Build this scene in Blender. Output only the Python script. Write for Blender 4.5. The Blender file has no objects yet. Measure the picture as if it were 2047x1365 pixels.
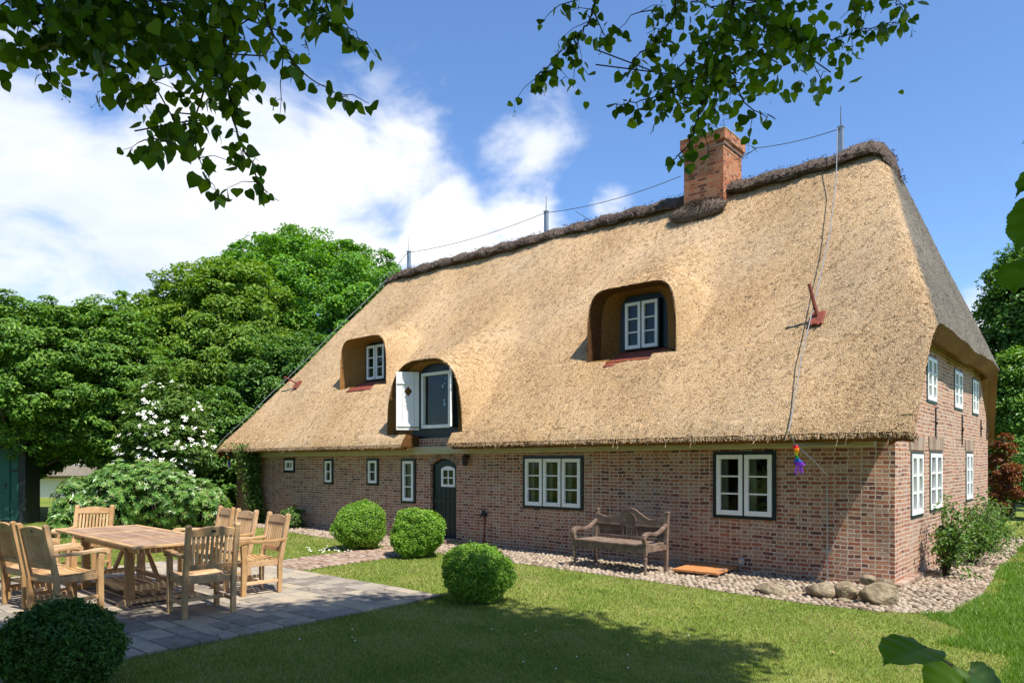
import bpy, math, random
import numpy as np
from mathutils import Vector, Matrix
rad = math.radians
random.seed(7)
rng = np.random.default_rng(11)
scene = bpy.context.scene
COL = scene.collection

# ------------------------------------------------------------------ camera
CAM = np.array([2.344, -10.31, 1.65])
FWD = np.array([-.652, .758, 0.0]); FWD /= np.linalg.norm(FWD)
RGT = np.array([FWD[1], -FWD[0], 0.0])
UP = np.array([0, 0, 1.0])
FPX, CX, HY = 1440.0, 1023.5, 922.0
cd = bpy.data.cameras.new("camera")
cd.sensor_width = 36.0
cd.lens = 36.0 * FPX / 2047.0
cd.shift_y = (HY - 682.5) / 2047.0
cd.clip_start = .05
cd.clip_end = 3000
cam = bpy.data.objects.new("camera", cd)
COL.objects.link(cam)
cam.location = CAM
cam.rotation_euler = (math.pi / 2, 0, math.atan2(-FWD[0], FWD[1]))
scene.camera = cam

def at(px, py, D):
    "world point seen at photo pixel (px,py) at depth D metres"
    return CAM + FWD * D + RGT * (D * (px - CX) / FPX) + UP * (D * (HY - py) / FPX)
def ground(px, D):
    p = at(px, HY, D); p[2] = 0; return p

# ------------------------------------------------------------------ sun, sky, exposure
SUN = np.array([.58, -.095, 1.0]); SUN /= np.linalg.norm(SUN)
sd = bpy.data.lights.new("sun", 'SUN')
sd.energy = 4.75
sd.angle = rad(.55)
sd.color = (1.0, .95, .87)
sun = bpy.data.objects.new("sun", sd)
COL.objects.link(sun)
sun.rotation_euler = Vector(SUN).to_track_quat('Z', 'Y').to_euler()
scene.view_settings.view_transform = 'Standard'
scene.view_settings.look = 'None'
scene.view_settings.exposure = .75
scene.view_settings.gamma = 1.0

world = bpy.data.worlds.new("World")
scene.world = world
world.use_nodes = True
def build_world():
    nt = world.node_tree
    nt.nodes.clear()
    N, L = nt.nodes.new, nt.links.new
    out = N('ShaderNodeOutputWorld')
    sky = N('ShaderNodeTexSky'); sky.sky_type = 'NISHITA'
    sky.sun_disc = False
    sky.sun_elevation = math.asin(SUN[2]); sky.sun_rotation = math.atan2(SUN[0], SUN[1])
    sky.air_density = 1.0; sky.dust_density = .6; sky.ozone_density = 2.2
    bg = N('ShaderNodeBackground'); bg.inputs[1].default_value = .106
    tint = N('ShaderNodeMix'); tint.data_type = 'RGBA'; tint.blend_type = 'MULTIPLY'; tint.inputs[0].default_value = 1
    L(sky.outputs[0], tint.inputs[6]); tint.inputs[7].default_value = (.84, 1.03, 1.27, 1)
    L(tint.outputs[2], bg.inputs[0])
    tc = N('ShaderNodeTexCoord')
    # soft regions of the sky where the cumulus bank stands
    cents = [((60, 340), .20), ((300, 380), .19), ((520, 350), .14), ((800, 340), .13), ((1035, 305), .088), ((1040, 400), .09),
             ((120, 520), .26), ((650, 430), .17), ((880, 440), .11), ((-250, 420), .26), ((-700, 350), .36), ((1215, 405), .055), ((1960, 640), .07),
             ((2500, 560), .2), ((900, 165), .035), ((690, 300), .09), ((930, 520), .10)]
    prev = None
    for (px, py), r in cents:
        d = at(px, py, 1.0) - CAM; d = d / np.linalg.norm(d)
        v = N('ShaderNodeVectorMath'); v.operation = 'DISTANCE'
        L(tc.outputs['Generated'], v.inputs[0]); v.inputs[1].default_value = d
        m = N('ShaderNodeMapRange'); L(v.outputs['Value'], m.inputs[0])
        m.inputs[1].default_value = r * 1.45; m.inputs[2].default_value = r * .25
        m.inputs[3].default_value = 0; m.inputs[4].default_value = 1 if r > .065 else .62
        if prev is None: prev = m.outputs[0]
        else:
            mx = N('ShaderNodeMath'); mx.operation = 'MAXIMUM'
            L(prev, mx.inputs[0]); L(m.outputs[0], mx.inputs[1]); prev = mx.outputs[0]
    mp = N('ShaderNodeMapping'); mp.inputs['Scale'].default_value = (1, 1, 1.9)
    L(tc.outputs['Generated'], mp.inputs[0])
    n1 = N('ShaderNodeTexNoise'); n1.inputs['Scale'].default_value = 4.2; n1.inputs['Detail'].default_value = 9; n1.inputs['Roughness'].default_value = .56
    n1.inputs['Distortion'].default_value = .35
    L(mp.outputs[0], n1.inputs['Vector'])
    a = N('ShaderNodeMath'); a.operation = 'MULTIPLY_ADD'
    L(n1.outputs[0], a.inputs[0]); a.inputs[1].default_value = 2.3; a.inputs[2].default_value = -1.42
    b = N('ShaderNodeMath'); b.operation = 'ADD'; L(a.outputs[0], b.inputs[0]); L(prev, b.inputs[1])
    mask = N('ShaderNodeMapRange'); mask.interpolation_type = 'SMOOTHSTEP'
    L(b.outputs[0], mask.inputs[0]); mask.inputs[1].default_value = .18; mask.inputs[2].default_value = .72
    mk = N('ShaderNodeMath'); mk.operation = 'MULTIPLY'; L(mask.outputs[0], mk.inputs[0]); mk.inputs[1].default_value = .96
    n2 = N('ShaderNodeTexNoise'); n2.inputs['Scale'].default_value = 3.1; n2.inputs['Detail'].default_value = 6
    mp2 = N('ShaderNodeMapping'); mp2.inputs['Scale'].default_value = (1, 1, 3.0); mp2.inputs['Location'].default_value = (3.1, 1.7, .4)
    L(tc.outputs['Generated'], mp2.inputs[0]); L(mp2.outputs[0], n2.inputs['Vector'])
    cr = N('ShaderNodeValToRGB')
    cr.color_ramp.elements[0].position = .36; cr.color_ramp.elements[0].color = (.66, .73, .86, 1)
    cr.color_ramp.elements[1].position = .62; cr.color_ramp.elements[1].color = (.97, .975, 1.0, 1)
    L(n2.outputs[0], cr.inputs[0])
    bg2 = N('ShaderNodeBackground'); L(cr.outputs[0], bg2.inputs[0]); bg2.inputs[1].default_value = .74
    mix = N('ShaderNodeMixShader'); L(mk.outputs[0], mix.inputs[0]); L(bg.outputs[0], mix.inputs[1]); L(bg2.outputs[0], mix.inputs[2])
    L(mix.outputs[0], out.inputs[0])
build_world()

# ------------------------------------------------------------------ materials
def nodes_of(m):
    m.use_nodes = True
    nt = m.node_tree; nt.nodes.clear()
    return nt, nt.nodes.new, nt.links.new
def c4(c): return (c[0], c[1], c[2], 1)
def ramp(N, stops):
    r = N('ShaderNodeValToRGB'); e = r.color_ramp.elements
    while len(e) < len(stops): e.new(.5)
    for i, (p, c) in enumerate(stops): e[i].position = p; e[i].color = c4(c)
    return r
def mat(name, stops, scale=5, rough=.7, bump=.2, bscale=None, stretch=(1, 1, 1), spec=.3, detail=6, metallic=0, dist=.0, island=0.0, bdist=.01):
    m = bpy.data.materials.new(name); nt, N, L = nodes_of(m)
    o = N('ShaderNodeOutputMaterial'); p = N('ShaderNodeBsdfPrincipled')
    L(p.outputs[0], o.inputs[0])
    p.inputs['Roughness'].default_value = rough; p.inputs['Specular IOR Level'].default_value = spec; p.inputs['Metallic'].default_value = metallic
    tc = N('ShaderNodeTexCoord'); mp = N('ShaderNodeMapping'); mp.inputs['Scale'].default_value = stretch
    L(tc.outputs['Object'], mp.inputs[0])
    n = N('ShaderNodeTexNoise'); n.inputs['Scale'].default_value = scale; n.inputs['Detail'].default_value = detail; n.inputs['Roughness'].default_value = .6
    n.inputs['Distortion'].default_value = dist
    L(mp.outputs[0], n.inputs['Vector'])
    fac = n.outputs[0]
    if island:
        g = N('ShaderNodeNewGeometry'); mm = N('ShaderNodeMath'); mm.operation = 'MULTIPLY_ADD'
        L(g.outputs['Random Per Island'], mm.inputs[0]); mm.inputs[1].default_value = island; 
        ad = N('ShaderNodeMath'); ad.operation = 'SUBTRACT'; L(fac, ad.inputs[0]); ad.inputs[1].default_value = island / 2
        L(ad.outputs[0], mm.inputs[2]); fac = mm.outputs[0]
    r = ramp(N, stops); L(fac, r.inputs[0]); L(r.outputs[0], p.inputs['Base Color'])
    if bump:
        n2 = N('ShaderNodeTexNoise'); n2.inputs['Scale'].default_value = bscale or scale * 4; n2.inputs['Detail'].default_value = 5
        L(mp.outputs[0], n2.inputs['Vector'])
        b = N('ShaderNodeBump'); b.inputs['Strength'].default_value = bump; b.inputs['Distance'].default_value = bdist
        L(n2.outputs[0], b.inputs['Height']); L(b.outputs[0], p.inputs['Normal'])
    return m
def plain(name, c, rough=.5, spec=.4, metallic=0, var=.12, scale=9):
    d = tuple(x * (1 - var) for x in c); l = tuple(min(1, x * (1 + var)) for x in c)
    return mat(name, [(.3, d), (.7, l)], scale=scale, rough=rough, bump=.08, bscale=60, spec=spec, metallic=metallic)
def leafmat(name, stops, trans=.35, rough=.5, spec=.25, posvar=.25, pscale=.6):
    m = bpy.data.materials.new(name); nt, N, L = nodes_of(m)
    o = N('ShaderNodeOutputMaterial'); p = N('ShaderNodeBsdfPrincipled'); t = N('ShaderNodeBsdfTranslucent'); mx = N('ShaderNodeMixShader')
    g = N('ShaderNodeNewGeometry'); n = N('ShaderNodeTexNoise'); n.inputs['Scale'].default_value = pscale; n.inputs['Detail'].default_value = 3
    tc = N('ShaderNodeTexCoord'); L(tc.outputs['Object'], n.inputs['Vector'])
    a = N('ShaderNodeMath'); a.operation = 'MULTIPLY_ADD'; L(n.outputs[0], a.inputs[0]); a.inputs[1].default_value = posvar * 2; a.inputs[2].default_value = -posvar
    b = N('ShaderNodeMath'); b.operation = 'ADD'; L(g.outputs['Random Per Island'], b.inputs[0]); L(a.outputs[0], b.inputs[1])
    r = ramp(N, stops); L(b.outputs[0], r.inputs[0])
    L(r.outputs[0], p.inputs['Base Color'])
    h = N('ShaderNodeHueSaturation'); h.inputs['Hue'].default_value = .485; h.inputs['Saturation'].default_value = 1.15; h.inputs['Value'].default_value = 1.6
    L(r.outputs[0], h.inputs['Color']); L(h.outputs[0], t.inputs['Color'])
    p.inputs['Roughness'].default_value = rough; p.inputs['Specular IOR Level'].default_value = spec
    mx.inputs[0].default_value = trans; L(p.outputs[0], mx.inputs[1]); L(t.outputs[0], mx.inputs[2]); L(mx.outputs[0], o.inputs[0])
    return m

def brickmat(name, bw, bh, mort, cols, mortar, warp=.012, rough=.85):
    "brick laid in the plane of the wall: runs along x on the facade, along y on the gable"
    m = bpy.data.materials.new(name); nt, N, L = nodes_of(m)
    o = N('ShaderNodeOutputMaterial'); p = N('ShaderNodeBsdfPrincipled'); L(p.outputs[0], o.inputs[0])
    p.inputs['Roughness'].default_value = rough; p.inputs['Specular IOR Level'].default_value = .2
    tc = N('ShaderNodeTexCoord'); g = N('ShaderNodeNewGeometry')
    s = N('ShaderNodeSeparateXYZ'); L(tc.outputs['Object'], s.inputs[0])
    sn = N('ShaderNodeSeparateXYZ'); L(g.outputs['True Normal'], sn.inputs[0])
    ab = N('ShaderNodeMath'); ab.operation = 'ABSOLUTE'; L(sn.outputs[0], ab.inputs[0])
    gt = N('ShaderNodeMath'); gt.operation = 'GREATER_THAN'; L(ab.outputs[0], gt.inputs[0]); gt.inputs[1].default_value = .6
    mx = N('ShaderNodeMix'); mx.data_type = 'FLOAT'; L(gt.outputs[0], mx.inputs[0]); L(s.outputs[0], mx.inputs[2]); L(s.outputs[1], mx.inputs[3])
    ad = N('ShaderNodeMath'); ad.operation = 'ADD'; L(mx.outputs[0], ad.inputs[0]); ad.inputs[1].default_value = 40
    cb = N('ShaderNodeCombineXYZ'); L(ad.outputs[0], cb.inputs[0]); L(s.outputs[2], cb.inputs[1])
    wn = N('ShaderNodeTexNoise'); wn.inputs['Scale'].default_value = 2.2; wn.inputs['Detail'].default_value = 4; L(tc.outputs['Object'], wn.inputs['Vector'])
    sv = N('ShaderNodeVectorMath'); sv.operation = 'SUBTRACT'; L(wn.outputs['Color'], sv.inputs[0]); sv.inputs[1].default_value = (.5, .5, .5)
    sc = N('ShaderNodeVectorMath'); sc.operation = 'SCALE'; L(sv.outputs[0], sc.inputs[0]); sc.inputs['Scale'].default_value = warp * 4
    w2 = N('ShaderNodeTexNoise'); w2.inputs['Scale'].default_value = 22; w2.inputs['Detail'].default_value = 2; L(tc.outputs['Object'], w2.inputs['Vector'])
    sv2 = N('ShaderNodeVectorMath'); sv2.operation = 'SUBTRACT'; L(w2.outputs['Color'], sv2.inputs[0]); sv2.inputs[1].default_value = (.5, .5, .5)
    sc2 = N('ShaderNodeVectorMath'); sc2.operation = 'SCALE'; L(sv2.outputs[0], sc2.inputs[0]); sc2.inputs['Scale'].default_value = warp * 1.4
    v1 = N('ShaderNodeVectorMath'); L(cb.outputs[0], v1.inputs[0]); L(sc.outputs[0], v1.inputs[1])
    v2 = N('ShaderNodeVectorMath'); L(v1.outputs[0], v2.inputs[0]); L(sc2.outputs[0], v2.inputs[1])
    def brick():
        b = N('ShaderNodeTexBrick'); L(v2.outputs[0], b.inputs['Vector'])
        b.inputs['Scale'].default_value = 1; b.inputs['Brick Width'].default_value = bw; b.inputs['Row Height'].default_value = bh
        b.inputs['Mortar Size'].default_value = mort; b.inputs['Mortar Smooth'].default_value = .25; b.inputs['Bias'].default_value = 0
        b.squash = .52; b.squash_frequency = 2; b.offset = .5
        b.inputs['Color1'].default_value = (0, 0, 0, 1); b.inputs['Color2'].default_value = (1, 1, 1, 1); b.inputs['Mortar'].default_value = (.5, .5, .5, 1)
        return b
    b = brick()
    fn = N('ShaderNodeTexNoise'); fn.inputs['Scale'].default_value = 1.1; fn.inputs['Detail'].default_value = 5; L(tc.outputs['Object'], fn.inputs['Vector'])
    f2 = N('ShaderNodeTexNoise'); f2.inputs['Scale'].default_value = 45; f2.inputs['Detail'].default_value = 5; L(tc.outputs['Object'], f2.inputs['Vector'])
    q = N('ShaderNodeMath'); q.operation = 'MULTIPLY_ADD'; L(fn.outputs[0], q.inputs[0]); q.inputs[1].default_value = .55; q.inputs[2].default_value = -.28
    q2 = N('ShaderNodeMath'); q2.operation = 'MULTIPLY_ADD'; L(f2.outputs[0], q2.inputs[0]); q2.inputs[1].default_value = .5; q2.inputs[2].default_value = -.25
    q3 = N('ShaderNodeMath'); L(q.outputs[0], q3.inputs[0]); L(q2.outputs[0], q3.inputs[1])
    q4 = N('ShaderNodeMath'); L(q3.outputs[0], q4.inputs[0]); L(b.outputs['Color'], q4.inputs[1])
    r = ramp(N, cols); L(q4.outputs[0], r.inputs[0])
    mr = ramp(N, [(.3, tuple(.72 * x for x in mortar)), (.65, mortar)]); L(f2.outputs[0], mr.inputs[0])
    mc = N('ShaderNodeMix'); mc.data_type = 'RGBA'; L(b.outputs['Fac'], mc.inputs[0]); L(r.outputs[0], mc.inputs[6]); L(mr.outputs[0], mc.inputs[7])
    sn_ = N('ShaderNodeTexNoise'); sn_.inputs['Scale'].default_value = .75; sn_.inputs['Detail'].default_value = 7; sn_.inputs['Roughness'].default_value = .7; L(tc.outputs['Object'], sn_.inputs['Vector'])
    sm_ = N('ShaderNodeMapRange'); L(sn_.outputs[0], sm_.inputs[0]); sm_.inputs[1].default_value = .50; sm_.inputs[2].default_value = .74; sm_.inputs[3].default_value = 0; sm_.inputs[4].default_value = .32
    st_ = N('ShaderNodeMix'); st_.data_type = 'RGBA'; L(sm_.outputs[0], st_.inputs[0]); L(mc.outputs[2], st_.inputs[6]); st_.inputs[7].default_value = c4(tuple(.66 * x for x in mortar))
    L(st_.outputs[2], p.inputs['Base Color'])
    h = N('ShaderNodeMath'); h.operation = 'MULTIPLY_ADD'; L(b.outputs['Fac'], h.inputs[0]); h.inputs[1].default_value = -1.0
    hn = N('ShaderNodeMath'); hn.operation = 'MULTIPLY'; L(f2.outputs[0], hn.inputs[0]); hn.inputs[1].default_value = .6; L(hn.outputs[0], h.inputs[2])
    bp = N('ShaderNodeBump'); bp.inputs['Strength'].default_value = .8; bp.inputs['Distance'].default_value = .012
    L(h.outputs[0], bp.inputs['Height']); L(bp.outputs[0], p.inputs['Normal'])
    return m

def thatchmat(name, stops, scale=22, bump=.9, big=.35, old=None):
    m = bpy.data.materials.new(name); nt, N, L = nodes_of(m)
    o = N('ShaderNodeOutputMaterial'); p = N('ShaderNodeBsdfPrincipled'); L(p.outputs[0], o.inputs[0])
    p.inputs['Roughness'].default_value = .75; p.inputs['Specular IOR Level'].default_value = .25
    tc = N('ShaderNodeTexCoord'); g = N('ShaderNodeNewGeometry')
    n = N('ShaderNodeTexNoise'); n.inputs['Scale'].default_value = scale; n.inputs['Detail'].default_value = 3; n.inputs['Distortion'].default_value = 1.6; n.inputs['Roughness'].default_value = .55
    L(tc.outputs['Object'], n.inputs['Vector'])
    n2 = N('ShaderNodeTexNoise'); n2.inputs['Scale'].default_value = .55; n2.inputs['Detail'].default_value = 4; L(tc.outputs['Object'], n2.inputs['Vector'])
    n3 = N('ShaderNodeTexNoise'); n3.inputs['Scale'].default_value = scale * 4; n3.inputs['Detail'].default_value = 3; L(tc.outputs['Object'], n3.inputs['Vector'])
    a = N('ShaderNodeMath'); a.operation = 'MULTIPLY_ADD'; L(n2.outputs[0], a.inputs[0]); a.inputs[1].default_value = big; a.inputs[2].default_value = -big / 2
    i = N('ShaderNodeMath'); i.operation = 'MULTIPLY_ADD'; L(g.outputs['Random Per Island'], i.inputs[0]); i.inputs[1].default_value = .36; i.inputs[2].default_value = -.18
    s = N('ShaderNodeMath'); L(a.outputs[0], s.inputs[0]); L(n.outputs[0], s.inputs[1])
    s2 = N('ShaderNodeMath'); L(s.outputs[0], s2.inputs[0]); L(i.outputs[0], s2.inputs[1])
    q = N('ShaderNodeMath'); q.operation = 'MULTIPLY_ADD'; L(n3.outputs[0], q.inputs[0]); q.inputs[1].default_value = .2; q.inputs[2].default_value = -.1
    s3 = N('ShaderNodeMath'); L(s2.outputs[0], s3.inputs[0]); L(q.outputs[0], s3.inputs[1])
    r = ramp(N, stops); L(s3.outputs[0], r.inputs[0]); L(r.outputs[0], p.inputs['Base Color'])
    if old:
        r2 = ramp(N, old); L(s3.outputs[0], r2.inputs[0]); at_ = N('ShaderNodeAttribute'); at_.attribute_name = 'weather'
        mx = N('ShaderNodeMix'); mx.data_type = 'RGBA'; L(at_.outputs['Fac'], mx.inputs[0]); L(r.outputs[0], mx.inputs[6]); L(r2.outputs[0], mx.inputs[7]); L(mx.outputs[2], p.inputs['Base Color'])
    b = N('ShaderNodeBump'); b.inputs['Strength'].default_value = bump; b.inputs['Distance'].default_value = .05
    L(n.outputs[0], b.inputs['Height']); L(b.outputs[0], p.inputs['Normal'])
    return m

def glassmat():
    m = bpy.data.materials.new("window glass"); nt, N, L = nodes_of(m)
    o = N('ShaderNodeOutputMaterial'); t = N('ShaderNodeBsdfTransparent'); t.inputs[0].default_value = (.62, .66, .64, 1)
    gl = N('ShaderNodeBsdfGlossy'); gl.inputs['Roughness'].default_value = .02; gl.inputs[0].default_value = (.9, .95, .95, 1)
    f = N('ShaderNodeFresnel'); f.inputs[0].default_value = 1.45
    tc = N('ShaderNodeTexCoord'); n = N('ShaderNodeTexNoise'); n.inputs['Scale'].default_value = 3; L(tc.outputs['Object'], n.inputs['Vector'])
    b = N('ShaderNodeBump'); b.inputs['Strength'].default_value = .05; b.inputs['Distance'].default_value = .05; L(n.outputs[0], b.inputs['Height']); L(b.outputs[0], gl.inputs['Normal'])
    mx = N('ShaderNodeMixShader'); L(f.outputs[0], mx.inputs[0]); L(t.outputs[0], mx.inputs[1]); L(gl.outputs[0], mx.inputs[2]); L(mx.outputs[0], o.inputs[0])
    return m

MT = {}
MT['brick'] = brickmat("old red brick", .165, .0575, .0075,
    [(.0, (.12, .055, .042)), (.14, (.24, .085, .052)), (.34, (.35, .128, .066)), (.52, (.395, .178, .097)), (.70, (.42, .232, .142)), (.86, (.285, .15, .105)), (1.0, (.45, .30, .21))], (.64, .54, .42))
MT['chimney'] = brickmat("orange chimney brick", .21, .066, .006,
    [(.0, (.16, .05, .025)), (.3, (.36, .105, .04)), (.6, (.46, .15, .058)), (1.0, (.42, .20, .10))], (.40, .30, .21), warp=.003)
STRAW = [(.22, (.05, .03, .02)), (.34, (.25, .13, .058)), (.45, (.48, .292, .132)), (.55, (.61, .405, .20)), (.66, (.69, .495, .295)), (.80, (.48, .385, .33))]
GREY = [(.25, (.035, .028, .021)), (.40, (.10, .082, .06)), (.56, (.185, .155, .115)), (.75, (.28, .245, .195))]
MT['straw'] = thatchmat("new reed thatch", STRAW, scale=33, bump=.8, big=.30, old=GREY)
MT['grey'] = thatchmat("weathered grey thatch", [(.25, (.05, .042, .032)), (.42, (.15, .125, .095)), (.58, (.25, .215, .165)), (.75, (.35, .31, .25))], scale=26)
MT['cut'] = thatchmat("bounce warmed cut reed", [(.3, (.09, .035, .008)), (.5, (.30, .135, .032)), (.7, (.52, .27, .085))], scale=55, bump=.9, big=.5)  # reed with the warm bounce on cheeks and soffits put into its brown
MT['heather'] = thatchmat("heather ridge", [(.25, (.015, .01, .009)), (.42, (.055, .036, .028)), (.58, (.11, .075, .055)), (.8, (.24, .18, .125))], scale=30, bump=1)
MT['white'] = plain("white window paint", (.80, .80, .77), .35, var=.04)
MT['green'] = plain("dark green paint", (.005, .013, .014), .35, .35, var=.25)
MT['glass'] = glassmat()
MT['curtain'] = plain("white curtain", (.62, .61, .57), .9, .1, var=.1)
MT['dark'] = plain("painted room gloom", (.03, .027, .023), .9, .1, var=.5, scale=3)  # near-black paint stands in for unlit room interiors
MT['beam'] = mat("cream painted beam", [(.3, (.36, .31, .17)), (.7, (.50, .44, .26))], 4, .6, .15, stretch=(1, 6, 6))
MT['redmetal'] = mat("rust red sheet", [(.3, (.15, .035, .022)), (.7, (.26, .065, .04))], 6, .55, .15)
MT['steel'] = plain("galvanised steel", (.38, .38, .37), .4, .5, .7)
MT['darksteel'] = plain("dark steel cable", (.10, .10, .10), .5, .5, .5)
MT['iron'] = plain("black iron", (.02, .02, .022), .5)
MT['teak'] = mat("oiled teak", [(.25, (.36, .20, .085)), (.5, (.50, .31, .145)), (.75, (.60, .40, .21))], 6, .5, .2, stretch=(1, 1, 1), island=.35, bscale=90)
def vary(m, amt):
    nt = m.node_tree; N, L = nt.nodes.new, nt.links.new
    p = [n for n in nt.nodes if n.type == 'BSDF_PRINCIPLED'][0]; src = p.inputs['Base Color'].links[0].from_socket
    oi = N('ShaderNodeObjectInfo'); h = N('ShaderNodeHueSaturation')
    for k, lo, hi in (('Value', 1 - amt, 1 + amt * .8), ('Saturation', 1.05, .92)):
        mr = N('ShaderNodeMapRange'); L(oi.outputs['Random'], mr.inputs[0]); mr.inputs[3].default_value = lo; mr.inputs[4].default_value = hi; L(mr.outputs[0], h.inputs[k])
    L(src, h.inputs['Color']); L(h.outputs[0], p.inputs['Base Color'])
vary(MT['teak'], .16)
MT['teaktop'] = mat("teak table slats", [(.25, (.26, .15, .09)), (.5, (.36, .22, .135)), (.75, (.46, .30, .19))], 5, .4, .15, island=.4, bscale=90, spec=.5)
MT['carved'] = mat("weathered dark wood", [(.25, (.085, .055, .04)), (.5, (.17, .115, .083)), (.78, (.30, .22, .165))], 9, .65, .3, island=.2, bscale=70)
MT['badge'] = plain("dark badge", (.03, .025, .02), .4)
MT['bark'] = mat("grey brown bark", [(.3, (.06, .045, .032)), (.7, (.16, .125, .09))], 8, .9, .8, stretch=(1, 1, .25), bdist=.03)
MT['twig'] = plain("dark twig", (.045, .03, .02), .8)
MT['terracotta'] = mat("terracotta board", [(.3, (.42, .17, .055)), (.7, (.52, .23, .085))], 7, .6, .2)
MT['rock'] = mat("field boulder", [(.25, (.12, .09, .05)), (.5, (.235, .18, .11)), (.75, (.37, .30, .20))], 7, .85, .9, bscale=16, bdist=.03)
MT['cobble'] = mat("field cobbles", [(.1, (.11, .075, .05)), (.3, (.22, .16, .11)), (.5, (.31, .245, .175)), (.7, (.39, .32, .24)), (.9, (.28, .19, .13))], 14, .8, .4, island=.75, bscale=60)
MT['sand'] = mat("sandy bed", [(.3, (.26, .20, .14)), (.7, (.40, .33, .25))], 30, .95, .5)
MT['paver'] = mat("mixed concrete pavers", [(.1, (.165, .14, .115)), (.32, (.24, .205, .165)), (.5, (.31, .265, .205)), (.7, (.38, .31, .22)), (.9, (.27, .24, .20))], 9, .8, .35, island=.8, bscale=50)
MT['pathbrick'] = mat("path bricks", [(.1, (.17, .105, .075)), (.4, (.30, .20, .14)), (.7, (.38, .275, .20)), (.9, (.34, .285, .225))], 12, .85, .4, island=.75)
MT['shed'] = mat("dark green shed boards", [(.3, (.014, .075, .062)), (.7, (.026, .11, .092))], 5, .5, .1)
MT['shedtrim'] = plain("black green trim", (.014, .02, .02), .5)
MT['whitewall'] = plain("whitewash", (.80, .80, .78), .8, .2, var=.04)
MT['box'] = leafmat("boxwood leaves", [(.05, (.07, .155, .018)), (.5, (.17, .345, .036)), (.95, (.31, .48, .07))], .32, .4, .3, .2, 3)
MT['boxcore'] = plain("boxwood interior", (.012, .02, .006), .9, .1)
MT['boxdark'] = leafmat("shade darkened box leaves", [(.05, (.03, .075, .012)), (.5, (.055, .14, .02)), (.95, (.10, .20, .035))], .25, .45, .3, .2, 3)  # box leaves darkened in colour for the bush standing in shade
MT['lime'] = leafmat("lime leaves", [(.05, (.035, .085, .010)), (.5, (.075, .165, .018)), (.95, (.14, .25, .03))], .5, .42, .35, .2, 1.5)
MT['maple'] = leafmat("bright maple leaves", [(.05, (0.056, 0.163, 0.018)), (.5, (0.106, 0.263, 0.027)), (.95, (0.188, 0.362, 0.044))], .3, .5, .25, .28, .5)
MT['ash'] = leafmat("yellow green leaves", [(.05, (.075, .16, .018)), (.5, (.14, .255, .03)), (.95, (.24, .35, .055))], .34, .5, .25, .28, .5)
MT['hornbeam'] = leafmat("hornbeam leaves", [(.05, (0.054, 0.135, 0.019)), (.5, (0.115, 0.243, 0.030)), (.95, (0.230, 0.378, 0.061))], .3, .45, .3, .25, .8)
MT['darkleaf'] = leafmat("deep green leaves", [(.05, (.04, .105, .015)), (.5, (.085, .19, .028)), (.95, (.15, .275, .045))], .28, .45, .3, .25, .8)  # deeper green foliage of the darker trees
MT['elder'] = leafmat("elder leaves", [(.05, (.06, .13, .022)), (.5, (.11, .205, .036)), (.95, (.18, .28, .06))], .3, .5, .25, .25, .8)
MT['rhodo'] = leafmat("rhododendron leaves", [(.05, (0.052, 0.130, 0.021)), (.5, (0.104, 0.227, 0.034)), (.85, (0.195, 0.325, 0.065)), (1.0, (0.312, 0.273, 0.117))], .18, .35, .45, .2, 1)
MT['rose'] = leafmat("rose leaves", [(.05, (0.046, 0.103, 0.016)), (.5, (0.086, 0.172, 0.029)), (.95, (0.149, 0.241, 0.046))], .28, .45, .3, .2, 2)
MT['redleaf'] = leafmat("copper leaves", [(.05, (.12, .03, .014)), (.5, (.22, .065, .022)), (.95, (.22, .14, .04))], .3, .5, .25, .2, 2)
MT['flower'] = plain("cream blossom", (.82, .80, .70), .8, .1, var=.05)
MT['petal'] = plain("pink petal", (.75, .55, .50), .8, .1, var=.1)
MT['grassblade'] = leafmat("mown grass", [(.0, (.095, .165, .02)), (.35, (.17, .235, .036)), (.65, (.25, .285, .062)), (.85, (.325, .305, .10)), (1.0, (.40, .33, .16))], .3, .5, .25, .8, 1.3)
MT['grasslong'] = leafmat("lush grass", [(.05, (.07, .17, .018)), (.5, (.13, .25, .03)), (.95, (.22, .31, .06))], .3, .5, .25, .3, 1.2)
for i, c in enumerate([(.75, .02, .02), (.85, .25, .01), (.85, .65, .02), (.03, .40, .08), (.02, .13, .60), (.22, .03, .50)]):
    MT['rainbow%d' % i] = plain("windsock cloth %d" % i, c, .7, .2)

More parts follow.
